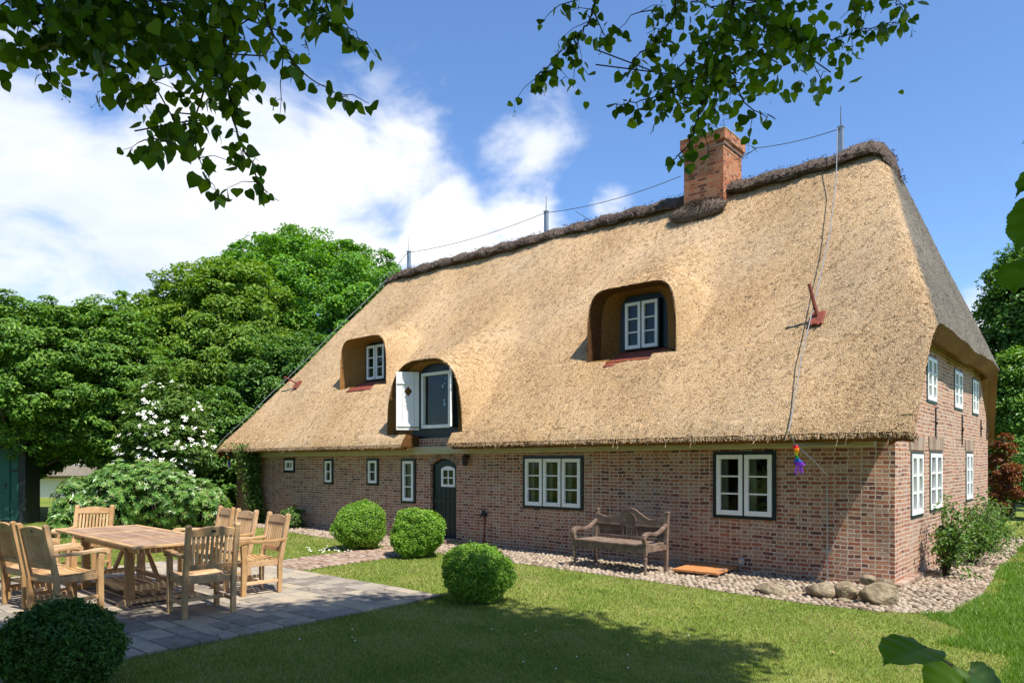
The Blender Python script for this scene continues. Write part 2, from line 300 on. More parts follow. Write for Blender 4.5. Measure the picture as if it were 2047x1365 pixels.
MT['fallen'] = leafmat("fallen leaves", [(.05, (.12, .07, .03)), (.5, (.24, .16, .06)), (.95, (.30, .27, .10))], .2)
def lawnmat():
    m = bpy.data.materials.new("lawn ground"); nt, N, L = nodes_of(m)
    o = N('ShaderNodeOutputMaterial'); p = N('ShaderNodeBsdfPrincipled'); L(p.outputs[0], o.inputs[0])
    p.inputs['Roughness'].default_value = .9; p.inputs['Specular IOR Level'].default_value = .1
    tc = N('ShaderNodeTexCoord')
    n = N('ShaderNodeTexNoise'); n.inputs['Scale'].default_value = .8; n.inputs['Detail'].default_value = 8; n.inputs['Roughness'].default_value = .65; L(tc.outputs['Object'], n.inputs['Vector'])
    n2 = N('ShaderNodeTexNoise'); n2.inputs['Scale'].default_value = 60; n2.inputs['Detail'].default_value = 5; L(tc.outputs['Object'], n2.inputs['Vector'])
    a = N('ShaderNodeMath'); a.operation = 'MULTIPLY_ADD'; L(n2.outputs[0], a.inputs[0]); a.inputs[1].default_value = .6; a.inputs[2].default_value = -.3
    b = N('ShaderNodeMath'); L(a.outputs[0], b.inputs[0]); L(n.outputs[0], b.inputs[1])
    r = ramp(N, [(.25, (.08, .125, .02)), (.45, (.14, .19, .032)), (.6, (.20, .23, .05)), (.78, (.29, .265, .11))]); L(b.outputs[0], r.inputs[0]); L(r.outputs[0], p.inputs['Base Color'])
    bp = N('ShaderNodeBump'); bp.inputs['Strength'].default_value = .6; bp.inputs['Distance'].default_value = .02; L(n2.outputs[0], bp.inputs['Height']); L(bp.outputs[0], p.inputs['Normal'])
    return m
MT['lawn'] = lawnmat()

# ------------------------------------------------------------------ mesh helpers
class MB:
    def __init__(s): s.v = []; s.f = []; s.m = []
    def add(s, vs, fs, mi=0):
        o = len(s.v); s.v += [tuple(map(float, v)) for v in vs]; s.f += [tuple(i + o for i in f) for f in fs]; s.m += [mi] * len(fs); return s
    def box(s, c, d, rz=0, M=None, mi=0):
        vs = []
        for x in (-.5, .5):
            for y in (-.5, .5):
                for z in (-.5, .5):
                    p = Vector((x * d[0], y * d[1], z * d[2]))
                    if rz: p = Matrix.Rotation(rz, 3, 'Z') @ p
                    if M is not None: p = M @ p
                    vs.append(p + Vector(c))
        return s.add(vs, [(0, 1, 3, 2), (4, 6, 7, 5), (0, 4, 5, 1), (2, 3, 7, 6), (0, 2, 6, 4), (1, 5, 7, 3)], mi)
    def bb(s, x0, x1, y0, y1, z0, z1, mi=0):
        return s.box(((x0 + x1) / 2, (y0 + y1) / 2, (z0 + z1) / 2), (x1 - x0, y1 - y0, z1 - z0), mi=mi)
    def beam(s, a, b, w, h, up=(0, 0, 1), mi=0):
        a = Vector(a); b = Vector(b); d = b - a; L = d.length; d.normalize()
        u = Vector(up); sd = d.cross(u)
        if sd.length < 1e-4: sd = d.cross(Vector((1, 0, 0)))
        sd.normalize(); u = sd.cross(d)
        M = Matrix((d, sd, u)).transposed()
        return s.box((a + b) / 2, (L, w, h), M=M, mi=mi)
    def tube(s, pts, r, n=8, mi=0, cap=True):
        pts = [Vector(p) for p in pts]; k = len(pts)
        rs = r if isinstance(r, (list, tuple)) else [r] * k
        vs = []; fs = []
        prev = None
        for i, p in enumerate(pts):
            d = (pts[min(i + 1, k - 1)] - pts[max(i - 1, 0)]).normalized()
            if prev is None:
                q = Vector((0, 0, 1)) if abs(d.z) < .9 else Vector((1, 0, 0))
                a = d.cross(q).normalized()
            else:
                a = (prev - d * prev.dot(d)).normalized()
            prev = a; b = d.cross(a)
            for j in range(n):
                t = 2 * math.pi * j / n
                vs.append(p + (a * math.cos(t) + b * math.sin(t)) * rs[i])
        for i in range(k - 1):
            for j in range(n):
                fs.append((i * n + j, i * n + (j + 1) % n, (i + 1) * n + (j + 1) % n, (i + 1) * n + j))
        if cap: fs += [tuple(range(n))[::-1], tuple((k - 1) * n + j for j in range(n))]
        return s.add(vs, fs, mi)
    def lathe(s, c, prof, n=12, mi=0):
        return s.tube([(c[0], c[1], c[2] + z) for z, r in prof], [max(r, .0005) for z, r in prof], n, mi)
    def prism(s, poly, o, u, v, w, depth, mi=0):
        "polygon poly (a,b) in plane (u,v) from origin o, extruded by depth along w"
        o, u, v, w = map(Vector, (o, u, v, w)); n = len(poly)
        vs = [o + u * a + v * b for a, b in poly] + [o + u * a + v * b + w * depth for a, b in poly]
        fs = [tuple(range(n))[::-1], tuple(range(n, 2 * n))] + [(i, (i + 1) % n, n + (i + 1) % n, n + i) for i in range(n)]
        return s.add(vs, fs, mi)
    def ell(s, c, r, nu=10, nv=7, amp=0, seed=0, mi=0, rot=None, flat=0):
        vs = []; fs = []
        ph = random.Random(seed); k = [(Vector((ph.gauss(0, 1), ph.gauss(0, 1), ph.gauss(0, 1))) * 2, ph.random() * 6) for _ in range(4)]
        cuts = [(Vector((ph.gauss(0, 1), ph.gauss(0, 1), ph.gauss(0, 1))).normalized(), ph.uniform(.78, 1.3)) for _ in range(11)]
        for i in range(nv + 1):
            t = math.pi * i / nv
            for j in range(nu):
                a = 2 * math.pi * j / nu
                d = Vector((math.sin(t) * math.cos(a), math.sin(t) * math.sin(a), math.cos(t)))
                q = 1 + amp * sum(math.sin(kk.dot(d) + pp) for kk, pp in k) / 2
                if flat:
                    for n, w_ in cuts:
                        h = d.dot(n) * q
                        if h > flat * w_: q *= flat * w_ / h
                p = Vector((d.x * r[0] * q, d.y * r[1] * q, d.z * r[2] * q))
                if rot is not None: p = rot @ p
                vs.append(Vector(c) + p)
        for i in range(nv):
            for j in range(nu):
                fs.append((i * nu + j, (i + 1) * nu + j, (i + 1) * nu + (j + 1) % nu, i * nu + (j + 1) % nu))
        return s.add(vs, fs, mi)

def link(o, parent=None):
    COL.objects.link(o)
    if parent is not None: o.parent = parent
    return o
def obj(name, mb, mats, parent=None, bevel=0, smooth=False):
    me = bpy.data.meshes.new(name)
    me.from_pydata(mb.v, [], mb.f)
    for m in (mats if isinstance(mats, (list, tuple)) else [mats]): me.materials.append(m)
    if any(mb.m): me.polygons.foreach_set('material_index', mb.m)
    if smooth: me.polygons.foreach_set('use_smooth', [True] * len(mb.f))
    me.update()
    o = link(bpy.data.objects.new(name, me), parent)
    if bevel:
        b = o.modifiers.new('bevel', 'BEVEL'); b.width = bevel; b.segments = 2; b.limit_method = 'ANGLE'; b.angle_limit = rad(40)
    return o
def npmesh(name, V, F, mats, parent=None, mi=None, smooth=False):
    "V (n,3); F (m,k) array with constant k"
    me = bpy.data.meshes.new(name)
    V = np.ascontiguousarray(V, dtype=np.float32); F = np.ascontiguousarray(F, dtype=np.int32)
    m, k = F.shape
    me.vertices.add(len(V)); me.vertices.foreach_set('co', V.ravel())
    me.loops.add(m * k); me.loops.foreach_set('vertex_index', F.ravel())
    me.polygons.add(m); me.polygons.foreach_set('loop_start', np.arange(0, m * k, k, dtype=np.int32))
    for a in (mats if isinstance(mats, (list, tuple)) else [mats]): me.materials.append(a)
    if mi is not None: me.polygons.foreach_set('material_index', np.ascontiguousarray(mi, dtype=np.int32))
    me.polygons.foreach_set('use_smooth', np.full(m, smooth))
    me.update(calc_edges=True); me.validate()
    return link(bpy.data.objects.new(name, me), parent)
def empty(name, loc=(0, 0, 0), rz=0):
    o = bpy.data.objects.new(name, None); COL.objects.link(o); o.location = loc; o.rotation_euler = (0, 0, rz); o.empty_display_size = .1
    return o
def tag(o, label=None, cat=None, group=None, kind=None):
    if label: o['label'] = label
    if cat: o['category'] = cat
    if group: o['group'] = group
    if kind: o['kind'] = kind
    return o
def copy_tree(o, parent=None):
    c = o.copy(); COL.objects.link(c); c.parent = parent
    for ch in list(o.children): copy_tree(ch, c)
    return c

def unit(a): return a / np.maximum(np.linalg.norm(a, axis=-1, keepdims=True), 1e-9)
def leaves(pts, nrm, size, aspect=.55, droop=.0, fold=.25, dirs=None, r=None):
    "one folded diamond leaf (two triangles) per point"
    r = r or rng
    n = len(pts); nrm = unit(nrm)
    d = r.normal(size=(n, 3)) if dirs is None else dirs
    d = d - nrm * np.sum(d * nrm, axis=1, keepdims=True); d = unit(d); d[:, 2] -= droop; d = unit(d)
    s = np.cross(d, nrm); s = unit(s); nn = np.cross(s, d)
    L = (size * r.uniform(.7, 1.3, n))[:, None] if np.isscalar(size) else size[:, None]
    W = L * aspect
    b = pts - d * L * .5; t = pts + d * L * .5 - nn * L * .08
    mid = pts - d * L * .05
    l = mid + s * W * .5 + nn * W * fold; q = mid - s * W * .5 + nn * W * fold
    V = np.stack([b, q, t, l], 1).reshape(-1, 3)
    i = np.arange(n)[:, None] * 4
    F = np.concatenate([i + np.array([[0, 1, 2]]), i + np.array([[0, 2, 3]])], 1).reshape(-1, 3)
    return V, F
def crown_points(c, R, nclump, rc, per, r, shell=(.70, 1.0), up=.35, zmin=None, keep=None, flat=.6):
    "leaf points in clumps near the surface of an uneven ellipsoid"
    c = np.array(c); R = np.array(R)
    d = unit(r.normal(size=(nclump, 3)))
    k = r.normal(size=(5, 3)) * 1.7; ph = r.uniform(0, 6, 5)
    q = 1 + .10 * np.sin(d @ k.T + ph).sum(1) / 1.5
    rr = r.uniform(shell[0], shell[1], nclump)
    inner = r.random(nclump) < .22; rr[inner] *= r.uniform(.45, .85, inner.sum())
    cc = c + d * R * (q * rr)[:, None]
    if zmin is not None:
        m = cc[:, 2] > zmin; cc = cc[m]; d = d[m]
    if keep is not None:
        m = keep(cc); cc = cc[m]; d = d[m]
    n = len(cc); rcs = rc * r.uniform(.55, 1.35, n)
    # a few thin sprays reach out past the crown's outline
    sp = r.random(n) < .10; cc[sp] += d[sp] * rc * r.uniform(.35, .75, (sp.sum(), 1)) + np.array([0, 0, .08]); rcs[sp] *= .6
    dd = unit(r.normal(size=(n, per, 3)) + np.array([0, 0, up]) + d[:, None, :] * .5)
    rad_ = rcs[:, None] * r.uniform(.35, 1.0, (n, per)) ** .7
    flatten = np.array([1, 1, flat])
    P = cc[:, None, :] + dd * rad_[:, :, None] * flatten
    Nn = dd * .55 + d[:, None, :] * .35 + np.array([0, 0, .9]) + r.normal(size=dd.shape) * .36
    return P.reshape(-1, 3), Nn.reshape(-1, 3), cc
def tree(name, label, cat, base, trunk_h, c, R, nclump, rc, per, size, material, seed, aspect=.55, group=None, zmin=.3, keep=None, trunk_r=.25, droop=.25, nb=9, flat=.6):
    r = np.random.default_rng(seed)
    root = empty(name, (base[0], base[1], 0)); tag(root, label, cat, group)
    off = np.array([base[0], base[1], 0])
    P, Nn, cc = crown_points(np.array(c) - off, R, nclump, rc, per, r, zmin=zmin, keep=keep, flat=flat)
    V, F = leaves(P, Nn, size, aspect, droop, r=r)
    npmesh('crown', V, F, material, root)
    mb = MB(); top = np.array(c) - off
    mb.tube([(0, 0, -.1), (.05, .02, trunk_h * .5), tuple(top * .5 + np.array([0, 0, trunk_h * .5])), tuple(top)], [trunk_r * 1.25, trunk_r, trunk_r * .7, trunk_r * .25], 10)
    st = np.array([0.05, .02, trunk_h * .75])
    for i in r.choice(len(cc), min(nb, len(cc)), replace=False):
        e = cc[i]; m = st * .45 + e * .55 + np.array([0, 0, -.3])
        mb.tube([tuple(st), tuple(m), tuple(e)], [trunk_r * .5, trunk_r * .25, .02], 6)
    obj('trunk', mb, MT['bark'], root, smooth=True)
    return root

# ------------------------------------------------------------------ ground
def sheet(name, poly, z, m):
    mb = MB(); mb.add([(x, y, z) for x, y in poly], [tuple(range(len(poly)))]); return tag(obj(name, mb, m), kind='structure')
sheet('lawn', [(-400, -400), (400, -400), (400, 500), (-400, 500)], 0, MT['lawn'])
EDGE = np.array([(-16.8, -.75), (-13.1, -.87), (-11.4, -1.12), (-8.4, -1.3), (-4.5, -1.45), (-2, -1.62), (-.6, -1.75), (.2, -1.72), (.85, -1.35), (.95, 0), (.8, 3), (.68, 8.6)])
STRIP = [tuple(p) for p in EDGE] + [(.0, 8.6), (0, 0), (-16.8, 0)]
PATIO = (-9.6, -4.0, -8.75, -4.22)
def poly_in(P, x, y):
    x = np.asarray(x); y = np.asarray(y); c = np.zeros(x.shape, bool); n = len(P)
    for i in range(n):
        x0, y0 = P[i]; x1, y1 = P[i - 1]
        if y0 == y1: continue
        k = ((y0 > y) != (y1 > y)) & (x < (x1 - x0) * (y - y0) / (y1 - y0) + x0); c ^= k
    return c
def instances(T, F, P, S, ang, tilt=None):
    "numpy copies of a template mesh"
    n = len(P); ca, sa = np.cos(ang), np.sin(ang)
    Q = T[None] * S[:, None, :]
    X = Q[..., 0] * ca[:, None] - Q[..., 1] * sa[:, None]; Y = Q[..., 0] * sa[:, None] + Q[..., 1] * ca[:, None]
    V = np.stack([X, Y, Q[..., 2]], -1) + P[:, None, :]
    return V.reshape(-1, 3), (F[None] + (np.arange(n) * len(T))[:, None, None]).reshape(-1, F.shape[1])
def build_cobbles():
    sheet('cobble_bed', STRIP, .006, MT['sand'])
    e = MB().ell((0, 0, 0), (1, 1, 1), 9, 6); T = np.array(e.v); F = np.array(e.f)
    s = .082; gx, gy = np.meshgrid(np.arange(-16.8, 1.1, s), np.arange(-1.9, 8.6, s * .86)); 
    gx = gx + (np.arange(gx.shape[0]) % 2)[:, None] * s / 2
    x = gx.ravel() + rng.normal(0, .012, gx.size); y = gy.ravel() + rng.normal(0, .012, gx.size)
    k = poly_in(STRIP, x, y) & ~((y > -.03) & (x < .04)); x = x[k]; y = y[k]; n = len(x)
    S = np.stack([rng.uniform(.028, .052, n), rng.uniform(.022, .040, n), rng.uniform(.016, .034, n)], 1)
    V, F2 = instances(T, F, np.stack([x, y, rng.uniform(.002, .012, n)], 1), S, rng.uniform(0, 6.3, n))
    o = npmesh('cobble_path', V, F2, MT['cobble'], smooth=True); tag(o, kind='structure')
build_cobbles()
def build_pavers():
    x0, x1, y0, y1 = PATIO
    sheet('patio_bed', [(x0, y0), (x1, y0), (x1, y1), (x0, y1)], .008, MT['sand'])
    mb = MB(); y = y1; r = random.Random(3)
    while y > y0 + .02:
        h = r.choice([.19, .19, .28]); h = min(h, y - y0); x = x1
        while x > x0 + .02:
            w = min(r.choice([.19, .28, .28, .38, .42]), x - x0)
            M = Matrix.Rotation(r.gauss(0, .006), 3, 'X') @ Matrix.Rotation(r.gauss(0, .006), 3, 'Y')
            mb.box((x - w / 2, y - h / 2, .006 + r.gauss(0, .0015)), (w - .009, h - .009, .05), rz=r.gauss(0, .008), M=M)
            x -= w
        y -= h
    tag(obj('patio_paving', mb, MT['paver'], bevel=.006), kind='structure')
    P = [(-8.5, -1.2), (-7.3, -1.2), (-7.15, -4.2), (-8.3, -4.2)]
    sheet('garden_path_bed', P, .007, MT['sand'])
    mb = MB()
    for i in range(48):
        for j in range(13):
            x = -8.6 + j * .125 + (i % 2) * .06; y = -1.2 - i * .0635
            if poly_in(P, np.array([x + .06]), np.array([y - .03]))[0]:
                mb.box((x + .06, y - .03, .004 + r.gauss(0, .002)), (.115, .054, .04), rz=r.gauss(0, .02))
    tag(obj('garden_path', mb, MT['pathbrick'], bevel=.005), kind='structure')
build_pavers()

# ------------------------------------------------------------------ the thatched house
house = empty('thatched_house', (0, 0, 0))
tag(house, 'long red brick farmhouse with a steep reed thatched roof and white framed windows', 'house')
X, Y, Z = Vector((1, 0, 0)), Vector((0, 1, 0)), Vector((0, 0, 1))
def rect_wall(mb, O, U, Nn, u0, u1, z0, z1, holes, depth=.14):
    O = Vector(O)
    us = sorted({u0, u1} | {h[0] for h in holes} | {h[1] for h in holes}); zs = sorted({z0, z1} | {h[2] for h in holes} | {h[3] for h in holes})
    us = [u for u in us if u0 <= u <= u1]; zs = [z for z in zs if z0 <= z <= z1]
    P = lambda u, z, d=0: O + U * u + Z * z - Nn * d
    for a, b in zip(us, us[1:]):
        for c, d in zip(zs, zs[1:]):
            m, n = (a + b) / 2, (c + d) / 2
            if any(h[0] < m < h[1] and h[2] < n < h[3] for h in holes): continue
            mb.add([P(a, c), P(b, c), P(b, d), P(a, d)], [(0, 1, 2, 3)])
    for a, b, c, d in holes:
        for (p, q) in (((a, c), (b, c)), ((b, c), (b, d)), ((b, d), (a, d)), ((a, d), (a, c))):
            mb.add([P(*p), P(*q), P(*q, depth), P(*p, depth)], [(0, 1, 2, 3)])
# openings measured on the facade (x0, x1, z0, z1)
FW = [dict(r=(-6.24, -4.88, .79, 1.75), n=3, rows=3, cols=1, cur=1), dict(r=(-2.48, -1.52, .80, 1.80), n=2, rows=3, cols=1, cur=1),
      dict(r=(-9.69, -9.23, .75, 1.71), n=1, rows=3, cols=1, cur=2), dict(r=(-14.30, -13.81, 1.37, 1.73), n=1, rows=1, cols=2, cur=2),
      dict(r=(-12.55, -12.17, 1.10, 1.71), n=1, rows=2, cols=1, cur=2), dict(r=(-10.88, -10.46, 1.11, 1.72), n=1, rows=2, cols=1, cur=2)]
GW = [dict(r=(.96, 1.76, .85, 1.79), n=2, rows=3, cols=1, cur=1), dict(r=(2.2, 3.16, .87, 1.81), n=2, rows=3, cols=1, cur=1), dict(r=(5.36, 6.14, .90, 1.83), n=2, rows=3, cols=1, cur=1),
      dict(r=(2.0, 2.74, 2.55, 3.28), n=2, rows=3, cols=1, cur=0), dict(r=(4.21, 5.03, 2.56, 3.28), n=2, rows=3, cols=1, cur=0), dict(r=(6.08, 6.82, 2.56, 3.28), n=2, rows=3, cols=1, cur=0)]
DOOR = (-8.77, -8.01, -.02, 1.72)
WL, WD = -16.75, 8.1
def front(y): return 2.05 + (y + .5) * 1.165
def back(y): return 2.05 + (8.6 - y) * 1.165
def belly(x, z):
    w = min(1, max(0, (x + 1.5) / 1.5)) ** 1.5
    return w * (.10 - .035 * (1 - z / 2.0)) + .012 * w * math.sin(z * 5 + x * 4)
def build_walls():
    mb = MB()
    rect_wall(mb, (0, 0, 0), X, -Y, WL, -1.51, -.3, 2.05, [w['r'] for w in FW] + [DOOR])
    nx, nz = 16, 16; V = []
    for i in range(nx + 1):
        for j in range(nz + 1):
            x = -1.51 + 1.51 * i / nx; z = -.3 + 2.35 * j / nz; V.append((x, belly(x, z) if i else 0, z))
    mb.add(V, [(i * (nz + 1) + j, (i + 1) * (nz + 1) + j, (i + 1) * (nz + 1) + j + 1, i * (nz + 1) + j + 1) for i in range(nx) for j in range(nz)])
    V = [(0, belly(0, -.3 + 2.35 * j / nz), -.3 + 2.35 * j / nz) for j in range(nz + 1)] + [(0, .14, -.3 + 2.35 * j / nz) for j in range(nz + 1)]
    mb.add(V, [(j, nz + 1 + j, nz + 2 + j, j + 1) for j in range(nz)])
    rect_wall(mb, (0, 0, 0), Y, X, .14, WD, -.3, 1.95, [w['r'] for w in GW[:3]])
    rect_wall(mb, (0, 0, 0), Y, X, 1.15, WD - 1.15, 1.95, 3.5, [w['r'] for w in GW[3:]])
    for s in (0, 1):
        f = (lambda y: y) if s == 0 else (lambda y: WD - y)
        P = [(0, f(.14 if s == 0 else 0), 1.95), (0, f(1.15), 1.95), (0, f(1.15), 3.5), (0, f(.14 if s == 0 else 0), 2.35)]
        mb.add(P, [(0, 1, 2, 3)])
    mb.add([(WL, 0, -.3), (WL, WD, -.3), (WL, WD, 2.5), (WL, 0, 2.5)], [(0, 1, 2, 3)])
    mb.add([(WL, WD, -.3), (0, WD, -.3), (0, WD, 2.62), (WL, WD, 2.62)], [(0, 1, 2, 3)])
    # brick apron under the loft hatch, proud of the wall
    mb.bb(-9.22, -7.92, -.012, .05, 1.94, 2.13)
    obj('wall', mb, MT['brick'], house)
    # projecting plinth bricks at the corner foot
    mb = MB(); r = random.Random(5)
    for i in range(9):
        mb.box((.05, .02 + i * .155, .035), (.11, .145, .07), rz=r.gauss(0, .03))
    obj('plinth_course', mb, MT['pathbrick'], house, bevel=.01)
    # soldier arches above the gable windows
    for w in GW[:3]:
        a, b, _, z = w['r']; mb = MB(); n = int((b - a + .16) / .06)
        for i in range(n):
            t = (i + .5) / n - .5
            mb.box((.004, (a + b) / 2 + t * (b - a + .16), z + .125), (.02, .048, .21), M=Matrix.Rotation(-t * .35, 3, 'X'))
        obj('window_arch', mb, MT['pathbrick'], house, bevel=.004)
build_walls()

def window(parent, O, U, Nn, w, h, n, rows, cols, cur=1, fw=.045, back=False, name='window', sashes=True):
    "frame (dark green) > sash (white) ..., pane, curtain"
    O = Vector(O)
    def bar(mb, u0, u1, z0, z1, d0, d1): mb.prism([(u0, z0), (u1, z0), (u1, z1), (u0, z1)], O + Nn * d0, U, Z, Nn, d1 - d0)
    f = MB()
    bar(f, 0, fw, 0, h, -.10, .022); bar(f, w - fw, w, 0, h, -.10, .022); bar(f, fw, w - fw, h - fw, h, -.10, .022); bar(f, fw, w - fw, 0, fw, -.10, .026)
    iw = (w - 2 * fw) / n
    for i in range(1, n): bar(f, fw + i * iw - .012, fw + i * iw + .012, fw, h - fw, -.10, .018)
    fr = obj(name, f, MT['green'], parent, bevel=.003)
    sw = min(.062, iw * .16)
    for i in range(n):
        a, b = fw + i * iw + .014, fw + (i + 1) * iw - .014; c, d = fw + .006, h - fw - .006
        s = MB()
        bar(s, a, a + sw, c, d, -.03, .03); bar(s, b - sw, b, c, d, -.03, .03); bar(s, a + sw, b - sw, c, c + sw * 1.15, -.03, .028); bar(s, a + sw, b - sw, d - sw, d, -.03, .028)
        for k in range(1, rows):
            z = c + sw + (d - c - 2 * sw) * k / rows; bar(s, a + sw, b - sw, z - .012, z + .012, -.022, .02)
        for k in range(1, cols):
            u = a + sw + (b - a - 2 * sw) * k / cols; bar(s, u - .011, u + .011, c + sw, d - sw, -.021, .018)
        obj('sash', s, MT['white'], fr, bevel=.003)
    g = MB(); a, b, c, d = fw, w - fw, fw, h - fw
    g.add([O + U * a + Z * c - Nn * .012, O + U * b + Z * c - Nn * .012, O + U * b + Z * d - Nn * .012, O + U * a + Z * d - Nn * .012], [(0, 1, 2, 3)])
    obj('pane', g, MT['glass'], fr)
    if cur:
        for i in range(n):
            a, b = fw + i * iw + .01, fw + (i + 1) * iw - .01
            if cur == 2: b = a + (b - a) * .62
            else: b = a + (b - a) * .34
            k = 24; V = []; 
            for j in range(k + 1):
                u = a + (b - a) * j / k; dd = -.09 - .014 * math.sin(j * 1.35) - .006 * math.sin(j * 3.1)
                V += [O + U * u + Z * (fw * .5) + Nn * dd, O + U * u + Z * (h - fw * .5) + Nn * dd]
            c_ = MB().add(V, [(2 * j, 2 * j + 2, 2 * j + 3, 2 * j + 1) for j in range(k)])
            obj('curtain', c_, MT['curtain'], fr, smooth=True)
    if back:
        q = MB(); q.bb(0, 1, 0, 1, 0, 1) if False else None
        bar(q, .02, w - .02, .02, h - .02, -.16, -.13)
        obj('room_gloom_panel', q, MT['dark'], fr)  # flat panel painted dark in place of a shaded room
    return fr
for w in FW:
    a, b, c, d = w['r']; window(house, (a, -.004, c), X, -Y, b - a, d - c, w['n'], w['rows'], w['cols'], w['cur'])
for w in GW:
    a, b, c, d = w['r']; window(house, (-.012, a, c), Y, X, b - a, d - c, w['n'], w['rows'], w['cols'], w['cur'], fw=.03)

def build_door():
    x0, x1, z0, z1 = DOOR; w = x1 - x0; cxm = (x0 + x1) / 2
    mb = MB()
    def arc(r_off, n=14):  # segmental arch rising .12 above the springing
        return [(cxm + (w / 2 + r_off) * t, 1.585 + (.125 + r_off) * (1 - t * t)) for t in np.linspace(-1, 1, n)]
    # boards: dutch door in two leaves
    poly = [(x0 + .01, .0), (x1 - .01, .0)] + [(x, z - .02) for x, z in arc(-.01)[::-1]]
    d = MB().prism(poly, (0, .07, 0), X, Z, Y, .045)
    dr = obj('door', d, MT['green'], house)
    t = MB()
    t.bb(x0 + .03, x1 - .03, .052, .068, .80, .86); t.bb(x0 + .02, x0 + .05, .05, .0685, .02, 1.55); t.bb(x1 - .05, x1 - .02, .05, .0685, .02, 1.55)
    for i in range(1, 6): t.bb(x0 + i * w / 6 - .004, x0 + i * w / 6 + .004, .063, .0695, .03, 1.1)
    obj('door_batten', t, MT['green'], dr, bevel=.003)
    h = MB().tube([(x0 + .1, .07, .92), (x0 + .1, .02, .92), (x0 + .2, .02, .92)], .009, 8); obj('handle', h, MT['iron'], dr, smooth=True)
    a, b, c, e = -8.49, -8.09, 1.13, 1.50
    f = MB(); f.bb(a, a + .05, .035, .066, c, e); f.bb(b - .05, b, .035, .066, c, e); f.bb(a + .05, b - .05, .037, .066, c, c + .05)
    top = [(a, e), (b, e)] + [((a + b) / 2 + (b - a) / 2 * t, e + .055 * (1 - t * t)) for t in np.linspace(1, -1, 9)][1:-1]
    f.prism([(a, e - .03), (b, e - .03)] + top[1:2] + top[2:] + [(a, e)], (0, .036, 0), X, Z, Y, .03)
    m = (a + b) / 2; f.bb(m - .012, m + .012, .04, .066, c + .05, e - .03); f.bb(a + .05, b - .05, .041, .066, (c + e) / 2 - .012, (c + e) / 2 + .012)
    obj('door_window', f, MT['white'], dr, bevel=.003)
    g = MB().add([(a, .064, c), (b, .064, c), (b, .064, e), (a, .064, e)], [(0, 1, 2, 3)]); obj('pane', g, MT['glass'], dr)
    # brick arch and the spandrels it closes
    ar = MB(); n = 19
    for i in range(n):
        t0 = -1.12 + 2.24 * i / n + .012; t1 = -1.12 + 2.24 * (i + 1) / n - .012
        P = []
        for t, ro in ((t0, 0), (t1, 0), (t1, .125), (t0, .125)):
            P.append((cxm + (w / 2 + ro * .35) * t, 1.585 + .125 * (1 - t * t) + ro * (1 - .12 * t * t)))
        ar.prism(P, (0, -.012, 0), X, Z, Y, .1)
    obj('door_arch', ar, MT['pathbrick'], house, bevel=.003)
    sp = MB()
    for s in (0, 1):
        pts = [p for p in arc(.0) if (p[0] <= cxm) == (s == 0)]
        xs = x0 if s == 0 else x1
        sp.prism(pts + ([(cxm, 1.73), (xs, 1.73)] if s == 0 else [(xs, 1.73), (cxm, 1.73)]), (0, .002, 0), X, Z, Y, .08)
    obj('door_spandrel', sp, MT['brick'], house)
    st = MB(); r = random.Random(9)
    for i in range(5): st.box((x0 + .08 + i * .16, -.2, .045), (.15, .32, .09), rz=r.gauss(0, .02))
    obj('door_step', st, MT['pathbrick'], house, bevel=.01)
build_door()

def build_beam():
    mb = MB(); P = [(-16.7, 1.755), (-.2, 1.845), (-.2, 1.965), (-.26, 2.005), (-16.7, 1.915)]
    mb.prism(P, (0, -.13, 0), X, Z, Y, .128)
    obj('eave_beam', mb, MT['beam'], house, bevel=.012)
    for i in range(12):
        x = -16.1 + i * 1.43
        if -9.4 < x < -7.6: continue
        obj('rafter_end', MB().beam((x, .3, 2.28), (x, -.34, 1.90 + .04 * (x + 17) / 17), .09, .10), MT['beam'], house, bevel=.006)
build_beam()

# roof surface -------------------------------------------------------
def smin(a, b, k):
    h = np.clip(.5 + .5 * (b - a) / k, 0, 1); return b * (1 - h) + a * h - k * h * (1 - h)
def smax(a, b, k): return -smin(-a, -b, k)
def hip_r(x): return 6.95 - (x + .93) * 2.68
def hip_l(x): return 7.37 + (x + 14.72) * 2.33
DORM = [dict(xc=-4.40, wo=.91, yf=.72, zt=4.74, yw=1.2, ratio=.54, zs=3.66, zi=4.66, sill=(-4.88, -3.95, .62), out=1, slope=.47),
        dict(xc=-12.00, wo=.91, yf=.72, zt=4.69, yw=1.2, ratio=.54, zs=3.66, zi=4.62, sill=(-12.48, -11.55, .62), out=1, slope=.47),
        dict(xc=-8.62, wo=1.12, yf=-.36, zt=3.72, yw=-.01, ratio=.60, zs=2.20, zi=3.66, sill=(-9.12, -7.76, -.5), out=0, slope=.40)]
for d in DORM: d['zb'] = front(d['yf']) - .02
def arch(d, s, dy=0.0):
    "cut reed arch at the front, relaxing into a soft swell farther up the slope"
    t = np.clip(np.asarray(dy, float) / 1.1, 0, 1) ** .7
    p = (7 if d['out'] else 3.2) * (1 - t) + 2.0 * t; q = (3.6 if d['out'] else 2.5) * (1 - t) + .75 * t
    return d['zb'] + (d['zt'] - d['zb']) * np.clip(1 - np.abs(s) ** p, 0, 1) ** (1 / q)
